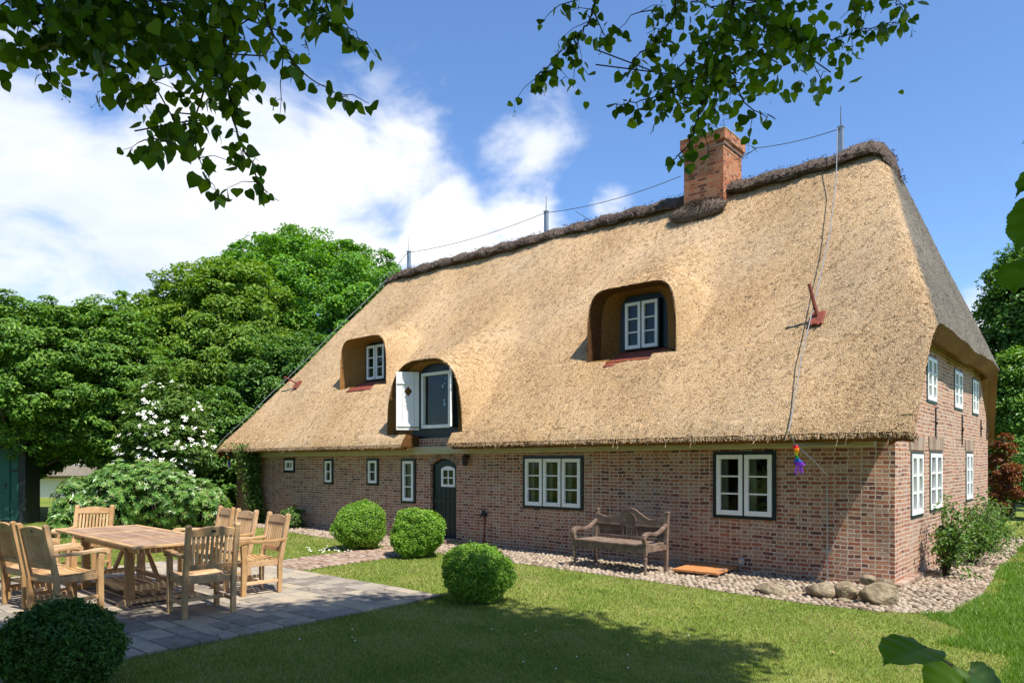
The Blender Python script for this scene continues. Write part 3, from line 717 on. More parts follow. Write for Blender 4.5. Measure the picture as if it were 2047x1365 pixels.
def H(x, y, brow=True, yrow_ok=None):
    x = np.asarray(x, float); y = np.asarray(y, float)
    und = .035 * np.sin(x * .9 + y * .7) + .03 * np.sin(x * 1.7 - y * 1.3 + 2) + .018 * np.sin(x * 3.1 + y * 2.3) + .012 * np.sin(x * 6.3 - y * 4.4 + 1)
    amp = np.clip((y + .4) / .8, 0, 1) * np.clip((8.4 - y) / .8, 0, 1)
    z = front(y) + und * amp
    if brow:
        for d in DORM:
            dy = y - d['yf']; wo = d['wo'] + .40 * np.clip(dy, 0, 2)
            s = (x - d['xc']) / wo
            B = arch(d, s, dy) + d['slope'] * dy - 2.2 * np.clip(np.abs(s) - 1, 0, 3)
            k = np.clip(.04 + .5 * dy, .04, .85)
            m = (dy >= 0) & (B > z - .9)
            z = np.where(m, smax(z, B, k), z)
    z = smin(z, back(y) + und * amp, .25)
    z = smin(z, hip_r(x) + und * amp, .55); z = smin(z, hip_l(x) + und * amp, .6)
    z = z + .035 * (x + 17) / 17
    return z - .07 * np.exp(-(y + .5) / .07) - .07 * np.exp(-(8.6 - y) / .07) - .06 * np.exp(-(.40 - x) / .07)
XR = .35
def x_right(y): return XR - .30 * np.clip((y - 6.9) / 1.7, 0, 1) ** 1.0
def build_roof():
    ys = set(np.round(np.arange(-.5, 8.601, .05), 4)); xs = set(np.round(np.arange(-17, XR + .001, .05), 4))
    for d in DORM:
        ys |= {round(d['yf'] - .004, 4), d['yf']}
        if d['out']: ys |= {d['sill'][2]}
        xs |= {d['sill'][0], d['sill'][1], round(d['xc'] - d['wo'], 4), round(d['xc'] + d['wo'], 4)}
        for t in (.93, .96, .985, 1.02): xs |= {round(d['xc'] - d['wo'] * t, 4), round(d['xc'] + d['wo'] * t, 4)}
    ys = np.array(sorted(ys)); xs = np.array(sorted(xs))
    xs = xs[np.concatenate([[True], np.diff(xs) > .003])]; ys = ys[np.concatenate([[True], np.diff(ys) > .003])]
    GX, GY = np.meshgrid(xs, ys)
    t = np.clip((GX + 1.2) / (XR + 1.2), 0, 1)
    GXd = np.where(GX > -1.2, -1.2 + t * (x_right(GY) + 1.2), GX)
    GZ = H(GXd, GY)
    ny, nx = GX.shape
    mx = (GX[:-1, :-1] + GX[1:, 1:]) / 2; my = (GY[:-1, :-1] + GY[1:, 1:]) / 2
    hole = np.zeros(mx.shape, bool)
    for d in DORM:
        s = (mx - d['xc']) / d['wo']
        hole |= (np.abs(s) < 1) & (my > d['yf'] - .004) & (my < d['yf'])
        hole |= (mx > d['sill'][0]) & (mx < d['sill'][1]) & (my > d['sill'][2]) & (my < d['yf'])
    i = np.arange(ny - 1)[:, None] * nx + np.arange(nx - 1)[None]
    F = np.stack([i, i + 1, i + 1 + nx, i + nx], -1)[~hole]
    V = np.stack([GXd, GY, GZ], -1).reshape(-1, 3)
    V += rng.normal(0, .006, V.shape) * np.array([.6, .6, 1.0])
    g = (hip_r(mx) < np.minimum(front(my), back(my)) + .02) | (my > 4.2)
    mi = np.where(g[~hole], 1, 0)
    # loose reed ends standing a little out of the coat
    def stubs(n, L0, W0, xlo, xhi, ylo, yhi, r):
        x = r.uniform(xlo, xhi, n); y = r.uniform(ylo, yhi, n)
        e = .012; z = H(x, y); gx = (H(x + e, y) - z) / e; gy = (H(x, y + e) - z) / e
        ok = (np.abs(gx) < 4) & (np.abs(gy) < 4) & (x < x_right(y) - .01)
        for d in DORM:
            ok &= ~((np.abs(x - d['xc']) < d['wo'] + .02) & (y > d['yf'] - .06) & (y < d['yf'] + .0))
            ok &= ~((x > d['sill'][0] - .02) & (x < d['sill'][1] + .02) & (y > d['sill'][2] - .02) & (y < d['yf']))
        x, y, z, gx, gy = x[ok], y[ok], z[ok], gx[ok], gy[ok]; n = len(x)
        nrm = unit(np.stack([-gx, -gy, np.ones(n)], 1))
        dn = unit(np.stack([-gx, -gy, np.zeros(n)], 1) + 1e-6); dn[:, 2] = -(dn[:, 0] * -gx + dn[:, 1] * -gy); dn = unit(dn)
        sd = np.cross(nrm, dn); a = r.normal(0, .75, n)
        dr = dn * np.cos(a)[:, None] + sd * np.sin(a)[:, None] + nrm * r.uniform(.02, .36, n)[:, None]; dr = unit(dr)
        w = unit(np.cross(dr, nrm)); L = L0 * r.uniform(.5, 1.3, n)[:, None]; W = W0 * r.uniform(.6, 1.4, n)[:, None]
        P = np.stack([x, y, z], 1) - nrm * .004
        Q = np.stack([P - w * W, P + w * W, P + dr * L + w * W * .7, P + dr * L - w * W * .7], 1).reshape(-1, 3)
        fi = np.arange(n)[:, None] * 4 + np.arange(4)[None]
        grey = (hip_r(x) < front(y) + .03) | (y > 4.2)
        return Q, fi, np.where(grey, 1, 0)
    r = np.random.default_rng(5)
    A = stubs(230000, .036, .0046, -17, XR, -.5, 4.1, r); B = stubs(9000, .05, .006, -1.4, XR, 4.1, 8.5, r)
    # fringe hanging from the eave edge
    n = 9000; x = r.uniform(-17, .38, n); k = ~((x > -9.12) & (x < -7.76)); x = x[k]; n = len(x)
    z = H(x, np.full(n, -.5)); P = np.stack([x, np.full(n, -.5) + r.uniform(-.012, .05, n), z - .01], 1)
    dr = unit(np.stack([r.normal(0, .25, n), r.normal(-.25, .25, n), np.full(n, -.9)], 1)); L = r.uniform(.01, .075, n)[:, None] * (1 + (r.random(n)[:, None] > .985) * 1.2)
    w = np.array([1, 0, 0]) * .005
    Q = np.stack([P - w, P + w, P + dr * L + w, P + dr * L - w], 1).reshape(-1, 3); fi = np.arange(n)[:, None] * 4 + np.arange(4)[None]
    V2, F2, M2 = [V], [F], [mi]; off = len(V)
    for q, f, m in (A, B, (Q, fi, np.zeros(n, int))):
        V2.append(q); F2.append(f + off); M2.append(m); off += len(q)
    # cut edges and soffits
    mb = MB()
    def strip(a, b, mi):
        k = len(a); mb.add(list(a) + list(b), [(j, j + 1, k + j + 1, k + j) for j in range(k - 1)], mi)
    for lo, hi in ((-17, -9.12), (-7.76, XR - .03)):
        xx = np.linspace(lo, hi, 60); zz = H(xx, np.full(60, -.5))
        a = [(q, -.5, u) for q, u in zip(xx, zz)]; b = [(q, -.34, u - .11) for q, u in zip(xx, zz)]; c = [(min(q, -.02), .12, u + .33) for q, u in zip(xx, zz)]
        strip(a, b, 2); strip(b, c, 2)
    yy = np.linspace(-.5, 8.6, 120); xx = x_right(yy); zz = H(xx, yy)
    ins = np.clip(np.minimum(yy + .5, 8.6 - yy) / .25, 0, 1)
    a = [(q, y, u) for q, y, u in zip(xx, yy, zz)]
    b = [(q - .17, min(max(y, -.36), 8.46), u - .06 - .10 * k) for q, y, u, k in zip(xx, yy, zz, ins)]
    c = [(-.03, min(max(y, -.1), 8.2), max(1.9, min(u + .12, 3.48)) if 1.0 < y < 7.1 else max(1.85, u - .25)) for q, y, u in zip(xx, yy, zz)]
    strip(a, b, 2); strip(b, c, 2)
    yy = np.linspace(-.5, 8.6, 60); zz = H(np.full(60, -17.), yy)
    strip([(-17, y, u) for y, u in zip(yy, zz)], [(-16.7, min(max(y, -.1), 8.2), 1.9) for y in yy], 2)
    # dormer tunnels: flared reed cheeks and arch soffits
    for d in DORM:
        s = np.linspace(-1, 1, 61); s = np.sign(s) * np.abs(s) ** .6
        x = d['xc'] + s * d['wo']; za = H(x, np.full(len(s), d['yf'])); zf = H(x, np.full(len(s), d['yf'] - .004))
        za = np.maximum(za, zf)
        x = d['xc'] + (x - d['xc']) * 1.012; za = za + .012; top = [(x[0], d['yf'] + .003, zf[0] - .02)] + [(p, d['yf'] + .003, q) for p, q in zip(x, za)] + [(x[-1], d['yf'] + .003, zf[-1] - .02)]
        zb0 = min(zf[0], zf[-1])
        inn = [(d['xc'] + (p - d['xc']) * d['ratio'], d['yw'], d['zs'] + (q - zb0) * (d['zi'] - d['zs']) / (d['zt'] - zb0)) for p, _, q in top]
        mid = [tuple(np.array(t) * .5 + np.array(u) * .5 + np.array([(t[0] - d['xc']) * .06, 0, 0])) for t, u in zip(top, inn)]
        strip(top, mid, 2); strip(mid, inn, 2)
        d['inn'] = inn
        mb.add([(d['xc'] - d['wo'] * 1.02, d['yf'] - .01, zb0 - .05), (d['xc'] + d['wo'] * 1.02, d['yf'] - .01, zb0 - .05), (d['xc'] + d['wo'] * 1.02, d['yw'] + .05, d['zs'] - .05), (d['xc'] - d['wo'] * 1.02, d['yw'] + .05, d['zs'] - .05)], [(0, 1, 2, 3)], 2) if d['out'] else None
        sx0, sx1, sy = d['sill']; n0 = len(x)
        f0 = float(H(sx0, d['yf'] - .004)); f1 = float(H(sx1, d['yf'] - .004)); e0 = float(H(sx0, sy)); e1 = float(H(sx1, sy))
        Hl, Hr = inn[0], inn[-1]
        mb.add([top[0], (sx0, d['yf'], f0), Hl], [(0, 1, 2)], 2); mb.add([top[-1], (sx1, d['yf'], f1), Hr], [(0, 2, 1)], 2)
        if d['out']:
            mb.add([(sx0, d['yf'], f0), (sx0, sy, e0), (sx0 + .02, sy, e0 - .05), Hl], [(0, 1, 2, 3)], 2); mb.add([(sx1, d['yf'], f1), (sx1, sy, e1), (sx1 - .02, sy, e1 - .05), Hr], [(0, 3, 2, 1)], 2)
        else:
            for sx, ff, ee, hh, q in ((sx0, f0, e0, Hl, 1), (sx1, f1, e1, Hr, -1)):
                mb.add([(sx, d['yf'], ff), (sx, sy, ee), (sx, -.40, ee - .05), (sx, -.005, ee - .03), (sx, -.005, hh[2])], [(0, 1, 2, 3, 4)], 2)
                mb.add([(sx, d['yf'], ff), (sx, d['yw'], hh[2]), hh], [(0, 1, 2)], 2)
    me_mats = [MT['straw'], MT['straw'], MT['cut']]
    fl = np.concatenate(F2); V3 = np.concatenate(V2 + [np.array(mb.v)])
    # quads and odd faces together
    me = bpy.data.meshes.new('roof')
    odd = [tuple(k + off for k in f) for f in mb.f]
    ls = np.concatenate([np.full(len(fl), 4), np.array([len(f) for f in odd])]); st = np.concatenate([[0], np.cumsum(ls)[:-1]])
    idx = np.concatenate([fl.ravel(), np.concatenate([np.array(f) for f in odd])])
    me.vertices.add(len(V3)); me.vertices.foreach_set('co', V3.astype(np.float32).ravel())
    me.loops.add(len(idx)); me.loops.foreach_set('vertex_index', idx.astype(np.int32))
    me.polygons.add(len(ls)); me.polygons.foreach_set('loop_start', st.astype(np.int32))
    for m in me_mats: me.materials.append(m)
    me.polygons.foreach_set('material_index', np.concatenate(M2 + [np.array(mb.m)]).astype(np.int32))
    vx, vy = V3[:, 0], V3[:, 1]
    dh = np.minimum(front(vy), back(vy)) - hip_r(vx)
    we = np.clip((dh + .02) / .22, 0, 1); we = np.maximum(we, np.clip((vy - 4.15) / .2, 0, 1))
    nz = .5 + .25 * np.sin(vx * 1.3 + vy * 2.1) + .25 * np.sin(vx * 2.9 - vy * 1.7 + 1)
    we = np.maximum(we, .24 * np.clip((vx + 4.5) / 4.2, 0, 1) ** 1.2 * (.6 + .6 * nz) + .12 * nz)
    wa = me.attributes.new('weather', 'FLOAT', 'POINT'); wa.data.foreach_set('value', np.clip(we, 0, 1).astype(np.float32))
    sm = np.zeros(len(ls), bool); sm[:len(F)] = True; me.polygons.foreach_set('use_smooth', sm)
    me.update(calc_edges=True); me.validate()
    return link(bpy.data.objects.new('roof', me), house)
roof = build_roof()

def build_dormer_fill():
    for k, d in enumerate(DORM):
        P = [(p[0], p[2]) for p in d['inn']][1:-1]
        if d['out']:
            poly = [(p, q) for p, q in P]
            lo = [(P[0][0], d['zs'] - .02), (P[-1][0], d['zs'] - .02)]
            poly = [lo[0]] + [q for q in P if q[1] > d['zs']] + [lo[1]]; poly = [(d['xc'] + (p - d['xc']) * 1.05, d['zs'] + (q - d['zs']) * 1.03) for p, q in poly]
            mb = MB().prism(poly[::-1], (0, d['yw'] + .002, 0), X, Z, Y, .03)
            obj('dormer_board', mb, MT['green'], roof)
            xc = d['xc']; wd = .74
            fr = window(house, (xc + .0 - wd / 2, d['yw'] - .06, d['zs'] + .02), X, -Y, wd, .90, 2, 3, 1, 1, fw=.02, back=True)
            # sill sheet of rust red metal
            sx0, sx1, sy = d['sill']; e = min(float(H(sx0, sy)), float(H(sx1, sy)))
            a, b = d['inn'][0][0] + .02, d['inn'][-1][0] - .02; yb = d['yw'] - .002; zb = d['zs'] + .03
            mb = MB(); sx0 -= .0; sx1 += .0
            mb.add([(sx0, sy - .03, e + .005), (sx1, sy - .03, e + .005), (b, yb, zb), (a, yb, zb),
                    (sx0, sy - .03, e - .035), (sx1, sy - .03, e - .035), (b, yb, zb - .04), (a, yb, zb - .04)],
                   [(0, 1, 2, 3), (4, 7, 6, 5), (0, 4, 5, 1), (1, 5, 6, 2), (2, 6, 7, 3), (3, 7, 4, 0)])
            obj('dormer_sill', mb, MT['redmetal'], roof, bevel=.008)
        else:
            poly = [(P[0][0], 2.13)] + [q for q in P if q[1] > 2.2] + [(P[-1][0], 2.13)]
            hx0, hx1, hz0, hz1 = -9.01, -8.14, 2.34, 3.50
            mb = MB()
            for q in ([(P[0][0], 2.13), (P[-1][0], 2.13), (P[-1][0], hz0), (P[0][0], hz0)],):
                mb.prism(q, (0, -.012, 0), X, Z, Y, .03)
            L = [q for q in P if q[1] > 2.2]
            left = [(P[0][0], hz0)] + [q for q in L if q[0] <= hx0] + [(hx0, hz1 + .1), (hx0, hz0)]
            right = [(hx1, hz0), (hx1, hz1 + .1)] + [q for q in L if q[0] >= hx1] + [(P[-1][0], hz0)]
            top = [(hx0, hz1)] + [q for q in L if hx0 < q[0] < hx1] + [(hx1, hz1)]
            for q in (left, right, top): mb.prism(q[::-1], (0, -.011, 0), X, Z, Y, .03)
            obj('hatch_board', mb, MT['green'], roof)
            # white casing with an open sash and an open boarded shutter
            fr = MB(); w = hx1 - hx0; h = hz1 - hz0
            for q in ((0, .06, 0, h), (w - .06, w, 0, h), (.06, w - .06, h - .06, h), (.06, w - .06, 0, .07)):
                fr.bb(hx0 + q[0], hx0 + q[1], -.05, .06, hz0 + q[2], hz0 + q[3])
            f = obj('loft_window', fr, MT['white'], house, bevel=.004)
            g = MB(); g.bb(hx0 + .06, hx1 - .06, .02, .026, hz0 + .07, hz1 - .06); obj('pane', g, MT['glass'], f)
            q = MB(); q.bb(hx0 + .02, hx1 - .02, .30, .32, hz0 + .02, hz1 - .02); obj('room_gloom_panel', q, MT['dark'], f)  # dark painted panel in place of the unlit loft
            k_ = 20; V = []
            for j in range(k_ + 1):
                u = hx0 + .07 + .30 * j / k_; dd = .10 + .014 * math.sin(j * 1.5)
                V += [(u, dd, hz0 + .05), (u + .10 * 0, dd, hz1 - .05)]
            obj('curtain', MB().add(V, [(2 * j, 2 * j + 2, 2 * j + 3, 2 * j + 1) for j in range(k_)]), MT['curtain'], f, smooth=True)
            # open sash at the right jamb, swung out towards the garden
            O = Vector((hx1 + .01, -.055, hz0)); U = Vector((.74, -.67, 0)).normalized(); Nn = Vector((U.y, -U.x, 0))
            s = MB(); sw = .42
            def bar(m_, u0, u1, z0, z1, d0, d1): m_.prism([(u0, z0), (u1, z0), (u1, z1), (u0, z1)], O + Nn * d0, U, Z, Nn, d1 - d0)
            bar(s, 0, .05, 0, h + .02, -.02, .02); bar(s, sw - .05, sw, 0, h + .02, -.02, .02); bar(s, .05, sw - .05, h - .03, h + .02, -.02, .02); bar(s, .05, sw - .05, 0, .06, -.02, .02)
            obj('open_sash', s, MT['white'], f, bevel=.003)
            s = MB(); bar(s, .05, sw - .05, .06, h - .03, -.003, .003); obj('sash_pane', s, MT['glass'], f)
            O = Vector((hx0 - .02, -.055, hz0 - .03)); U = Vector((-.66, -.75, 0)).normalized(); Nn = Vector((-U.y, U.x, 0))
            if Nn.dot(Vector((1, -1, 0))) < 0: Nn = -Nn
            s = MB(); sw = .50; hh = h + .06
            dz, du = hh * .665, sw * .50; rr = .085
            outer = [(0, 0), (sw, 0), (sw, hh), (0, hh)]
            # four board polygons round the diamond cut-out
            dm = [(du, dz - rr * 1.25), (du + rr, dz), (du, dz + rr * 1.25), (du - rr, dz)]
            for a in range(4):
                b = (a + 1) % 4
                q = [outer[a], outer[b], dm[(a + 1) % 4] if False else dm[b], dm[a]]
                s.prism([outer[a], outer[b], dm[b], dm[a]], O - Nn * .012, U, Z, Nn, .024)
            obj('shutter', s, MT['white'], f)
            for z0_, z1_ in ((.07, .10), (hh * .79, hh * .81)):
                s = MB(); bar(s, .03, sw - .02, z0_, z1_, .0125, .03); obj('shutter_batten', s, MT['white'], f, bevel=.004)
            s = MB()
            for i in range(1, 4):
                u = sw * i / 4
                if i == 2: continue
                bar(s, u - .002, u + .002, .01, hh - .01, .0122, .0135)
            bar(s, .0, .025, .0, hh, -.02, .016)
            obj('shutter_edge', s, MT['green'], f)
            s = MB(); bar(s, .01, .2, .045, .06, .03, .036); obj('hinge', s, MT['iron'], f)
build_dormer_fill()

def build_ridge():
    mb = MB(); n = 170; r = random.Random(4); k = 14
    P = [(-15.05, 7.00), (-14.85, 7.20), (-14.6, 7.28), (-14.2, 7.32)] + [(x, 7.34) for x in np.linspace(-13.6, -1.9, 40)] + [(x, float(H(x, 4.05)) + .06) for x in (-1.45, -1.25, -1.08, -.95, -.85, -.77)]
    px = np.array([p[0] for p in P]); pz = np.array([p[1] for p in P]) + .03 * (np.array([p[0] for p in P]) + 17) / 17
    t = np.linspace(0, 1, n); s = np.concatenate([[0], np.cumsum(np.hypot(np.diff(px), np.diff(pz)))]); s /= s[-1]
    xx = np.interp(t, s, px); zz = np.interp(t, s, pz)
    V = []
    for i in range(n):
        e = min(1, .45 + min(i, n - 1 - i) / 9)
        for j in range(k):
            a = 2 * math.pi * j / k
            q = 1 + r.gauss(0, .06)
            w, hgt = .35 * e * q, .135 * e * q
            c, sn = math.cos(a), math.sin(a)
            drop = -.9 * abs(w * c)  # saddle over the ridge
            # end droop: rotate section with the tangent
            V.append((xx[i] + r.gauss(0, .012), 4.05 + w * c, zz[i] + hgt * sn + drop * .55 - .02 + .02 * math.sin(i * .7)))
    F = [(i * k + j, i * k + (j + 1) % k, (i + 1) * k + (j + 1) % k, (i + 1) * k + j) for i in range(n - 1) for j in range(k)]
    mb.add(V, F); mb.add(V[:k], [tuple(range(k))]); mb.add(V[-k:], [tuple(range(k))])
    # sprigs
    for i in range(5200):
        a = r.randrange(n); ang = r.uniform(-.3, math.pi + .3) if r.random() < .6 else r.uniform(math.pi * .8, math.pi * 1.25)
        e = min(1, .45 + min(a, n - 1 - a) / 9); w, hgt = .35 * e, .135 * e
        p = Vector((xx[a] + r.uniform(-.05, .05), 4.05 + w * math.cos(ang), zz[a] + hgt * math.sin(ang) - .495 * abs(w * math.cos(ang))))
        d = Vector((r.gauss(0, .7), math.cos(ang) * .6 + r.gauss(0, .5), math.sin(ang) * .35 + r.gauss(-.1, .4))).normalized()
        q = d.cross(Vector((r.gauss(0, 1), r.gauss(0, 1), r.gauss(0, 1)))).normalized() * .006
        L = r.uniform(.03, .08)
        mb.add([p - q, p + q, p + d * L + q * .4, p + d * L - q * .4], [(0, 1, 2, 3)])
    obj('ridge_cap', mb, MT['heather'], roof)
build_ridge()

def build_chimney():
    x0, x1, y0, y1 = -4.82, -3.94, 3.58, 4.48; dz = -.10
    mb = MB(); mb.bb(x0, x1, y0, y1, 6.3, 8.12)
    mb.bb(x0 - .03, x1 + .03, y0 - .03, y1 + .03, 8.12, 8.19); mb.bb(x0 - .06, x1 + .06, y0 - .06, y1 + .06, 8.19, 8.38)
    c = obj('chimney', mb, MT['chimney'], house, bevel=.004)
    mb = MB(); mb.bb(x0 - .07, x1 + .07, y0 - .07, y1 + .07, 8.38, 8.42); mb.bb(x0 + .1, x1 - .1, y0 + .1, y1 - .1, 8.42, 8.47)
    obj('chimney_cap', mb, mat('mossy mortar', [(.3, (.22, .22, .13)), (.7, (.38, .38, .26))], 8), c, bevel=.02)
    mb = MB(); r = random.Random(8)
    Rm = Matrix.Rotation(.86, 3, 'X')
    mb.ell((-4.46, 3.50, 6.84), (.64, .30, .13), 28, 14, .10, 3, rot=Rm)
    for i in range(900):
        a = r.uniform(0, 6.28); t = r.uniform(0, 1.5)
        d = Vector((math.sin(t) * math.cos(a), math.sin(t) * math.sin(a), math.cos(t))); p = Vector((-4.46, 3.50, 6.84)) + Rm @ Vector((d.x * .64, d.y * .30, d.z * .13))
        e = (Rm @ Vector((d.x + r.gauss(0, .6), d.y - .3 + r.gauss(0, .5), d.z * .5))).normalized(); q = e.cross(Vector((r.gauss(0, 1), r.gauss(0, 1), r.gauss(0, 1)))).normalized() * .006
        mb.add([p - q, p + q, p + e * .07 + q * .4, p + e * .07 - q * .4], [(0, 1, 2, 3)])
    obj('chimney_apron', mb, MT['heather'], c)
    for x, y in ((x0 + .12, y0 + .1), (x1 - .1, y1 - .15), (x0 + .35, y1 - .1)): obj('chimney_rod', MB().tube([(x, y, 8.38), (x, y, 8.82)], .009, 6), MT['steel'], c)
    mb = MB(); z = 8.09; e = .045
    mb.tube([(x0 - e, y0 - e, z), (x1 + e, y0 - e, z), (x1 + e, y1 + e, z), (x0 - e, y1 + e, z), (x0 - e, y0 - e, z)], .008, 6)
    obj('earthing_band', mb, MT['steel'], c)
build_chimney()

def build_lightning():
    posts = [(-14.09, 7.42), (-8.87, 7.44), (-1.82, 7.44)]
    for x, z in posts:
        mb = MB(); mb.bb(x - .045, x + .045, 4.01, 4.10, z - .1, z + .52); mb.bb(x - .055, x + .055, 4.0, 4.11, z + .505, z + .535)
        p = obj('lightning_post', mb, MT['steel'], house, bevel=.006)
        obj('lightning_rod', MB().tube([(x, 4.05, z + .5), (x, 4.05, z + .92)], [.011, .006], 6), MT['darksteel'], p)
    def sag(a, b, s, n=14): return [tuple(np.array(a) * (1 - t) + np.array(b) * t + np.array([0, 0, -s * 4 * t * (1 - t)])) for t in np.linspace(0, 1, n)]
    mb = MB()
    p1, p2, p3 = [(x, 4.0, z + .47) for x, z in posts]
    ch = (-4.87, 3.53, 7.66); ch2 = (-3.88, 4.02, 7.88)
    mb.tube(sag(p1, p2, .13), .008, 5); mb.tube(sag(p2, ch, .12), .008, 5)
    k = (-3.42, 4.0, 8.0); mb.tube(sag(ch2, k, .02, 5), .008, 5); mb.tube(sag(k, p3, .05), .008, 5); mb.tube(sag((-3.89, 3.54, 8.09), k, -.03, 8), .005, 5)
    mb.tube([(-7.95, 4.05, 7.75), (-7.5, 4.05, 7.42)], .007, 5)
    obj('ridge_cable', mb, MT['darksteel'], house)
    # bright conductor down the right of the slope and along the wall to earth
    def on(x, y, off=.06): return (x, y - off * .75, float(H(x, y)) + off * .65)
    mb = MB()
    A = [(-1.85, 3.95, 7.90), on(-1.60, 3.2, .22), on(-1.42, 2.2, .17), on(-1.34, 1.2, .15), on(-1.27, .4, .13), (-1.14, -.56, 2.05), (-1.08, -.50, 1.88)]
    mb.tube(A, .0085, 6)
    mb.tube([(-1.08, -.50, 1.88), (-.86, -.42, 1.66), (-.75, -.2, 1.45), (-.82, -.02, 1.36)], .008, 6)
    mb.tube([(-.82, -.022, 1.36), (-.81, -.022, .55)], .008, 6); 
    obj('down_cable', mb, MT['steel'], house)
    mb = MB(); mb.tube([(-.81, -.03, .58), (-.81, -.03, -.05)], .011, 8); mb.bb(-.87, -.76, -.03, -.001, .40, .44); obj('earth_rod', mb, MT['steel'], house); mb = MB(); mb.tube([(-1.10, -.50, 1.87), (-.72, -.22, 1.875), (-.3, -.03, 1.88)], .014, 8)
    obj('cable_arm', mb, MT['steel'], house)
    mb = MB(); L = [(-14.12, 4.0, 7.88)]
    for t in np.linspace(.03, 1, 16):
        y = 3.85 - t * 4.4; x = -14.75 - 2.28 * t; L.append((x, y - .05, float(H(max(x, -16.99), y)) + .12))
    mb.tube(L, .009, 6)
    mb.tube([L[-1], (-16.4, -.5, 1.95), (-16.38, -.45, 1.84), (-15.6, -.05, 1.82)], .009, 6)
    mb.tube([(-16.35, -.45, 1.83), (-15.9, -.2, 1.66)], .008, 6)
    obj('down_cable', mb, MT['steel'], house)
build_lightning()

def roof_bracket(x, y, lx, ly, lz):
    z = float(H(x, y)); mb = MB(); n = Vector((0, -.76, .65)); t = Vector((0, .65, .76))
    c = Vector((x, y, z)) + n * .04
    mb.prism([(-.10, -.15), (.10, -.15), (.10, .13), (-.10, .13)], c - n * .02, X, t, n, .035)
    b = obj('roof_bracket', mb, MT['redmetal'], house, bevel=.006)
    a = c + t * .02; e = a + Vector((lx, ly, lz))
    mb = MB().beam(a, e, .05, .035); mb.prism([(-.02, -.06), (.02, -.06), (.0, .10)], a - X * .02, n, t, X, .04); obj('bracket_arm', mb, MT['redmetal'], b, bevel=.004)
    mb = MB()
    for q in (-.05, .05): mb.tube([c + X * q - t * .14 + n * .01, c + X * q - t * .20 + n * .03], .012, 6)
    obj('bracket_bolt', mb, MT['redmetal'], b)
roof_bracket(-1.27, 1.02, -.09, -.10, .50)
roof_bracket(-15.2, .98, -.50, -.10, .22)

def wall_anchor(y, z0, z1):
    mb = MB(); mb.bb(.002, .022, y - .013, y + .013, z0, z1); mb.bb(.022, .04, y - .02, y + .02, (z0 + z1) / 2 - .02, (z0 + z1) / 2 + .02)
    obj('wall_anchor', mb, MT['iron'], house, bevel=.004)
for y, z0, z1 in ((.82, 2.0, 2.35), (2.62, 2.0, 2.5), (4.95, 1.95, 2.5), (7.1, 2.15, 2.5), (7.9, 2.1, 2.5)): wall_anchor(y, z0, z1)

# ------------------------------------------------------------------ things on and by the wall
def wall_lamp(x, z):
    r = empty('wall_lamp', (x, 0, z)); tag(r, 'small dark outdoor lamp on the brick wall beside the door arch', 'lamp')
    obj('bracket', MB().bb(-.04, .04, -.03, -.001, -.02, .06), MT['iron'], r, bevel=.005)
    m = MB(); m.lathe((0, -.09, -.16), [(0, .03), (.01, .055), (.15, .06), (.17, .075), (.19, .05), (.24, .01)], 12); m.tube([(0, -.02, .03), (0, -.09, .07)], .012, 6)
    obj('lamp_shade', m, MT['twig'], r, smooth=False)
wall_lamp(-7.68, 1.72)
def outdoor_socket(x, z):
    r = empty('outdoor_socket', (x, 0, z)); tag(r, 'pale grey socket box low on the brick wall behind the terracotta board', 'socket')
    obj('housing', MB().bb(-.04, .04, -.05, -.001, -.045, .045), plain('grey plastic', (.35, .36, .36), .4), r, bevel=.006)
    obj('lid', MB().bb(-.032, .032, -.058, -.05, -.03, .036), MT['steel'], r, bevel=.003)
outdoor_socket(-2.03, .17)
def garden_tap(x):
    r = empty('garden_tap', (x, -.02, 0)); tag(r, 'thin rusty standpipe with a dark tap against the wall beside the door', 'tap')
    obj('pipe', MB().tube([(-.03, 0, 0), (-.01, 0, .3), (0, 0, .6)], .013, 8), MT['redmetal'], r, smooth=True)
    m = MB().bb(-.055, .055, -.05, .015, .58, .65); m.tube([(0, -.03, .62), (0, -.12, .61), (0, -.13, .55)], .012, 8); m.bb(-.03, .03, -.05, -.02, .65, .70)
    obj('tap_head', m, MT['iron'], r, bevel=.004)
garden_tap(-7.21)
def windsock(p, label, L, seed):
    r = empty('rainbow_windsock', p); tag(r, label, 'windsock'); rr = random.Random(seed)
    n = 6; m = MB(); k = 10; V = []
    for i in range(n * 4 + 1):
        t = i / (n * 4); a0 = t * 1.6; w = .022 + .010 * math.sin(t * 9) + (.03 * max(0, t - .7) / .3)
        cx_, cy_, cz = .05 * t + .01 * math.sin(t * 7), -.02 * math.sin(t * 5), -t * L
        for j in range(k):
            a = 2 * math.pi * j / k + a0; q = 1 + .35 * math.cos(2 * a)
            V.append((cx_ + w * q * math.cos(a), cy_ + w * .5 * q * math.sin(a), cz))
    F = []; M_ = []
    for i in range(n * 4):
        for j in range(k): F.append((i * k + j, i * k + (j + 1) % k, (i + 1) * k + (j + 1) % k, (i + 1) * k + j)); M_.append(i // 4)
    m.v = V; m.f = F; m.m = M_
    obj('cloth', m, [MT['rainbow%d' % i] for i in range(6)], r, smooth=True)
    m = MB()
    for i in range(5):
        a = rr.uniform(-.04, .04); z = -L
        m.add([(.05 + a, 0, z), (.065 + a, .005, z), (.07 + a * 2, .0, z - .10 - rr.random() * .05), (.055 + a * 2, -.004, z - .09)], [(0, 1, 2, 3)])
    obj('tail', m, MT['rainbow5'], r)
windsock((-1.08, -.50, 1.87), 'rainbow striped windsock hanging under the eave above the boulders', .27, 1)
windsock((-16.36, -.46, 1.82), 'small crumpled rainbow windsock hanging at the ivy end of the eave', .24, 2)

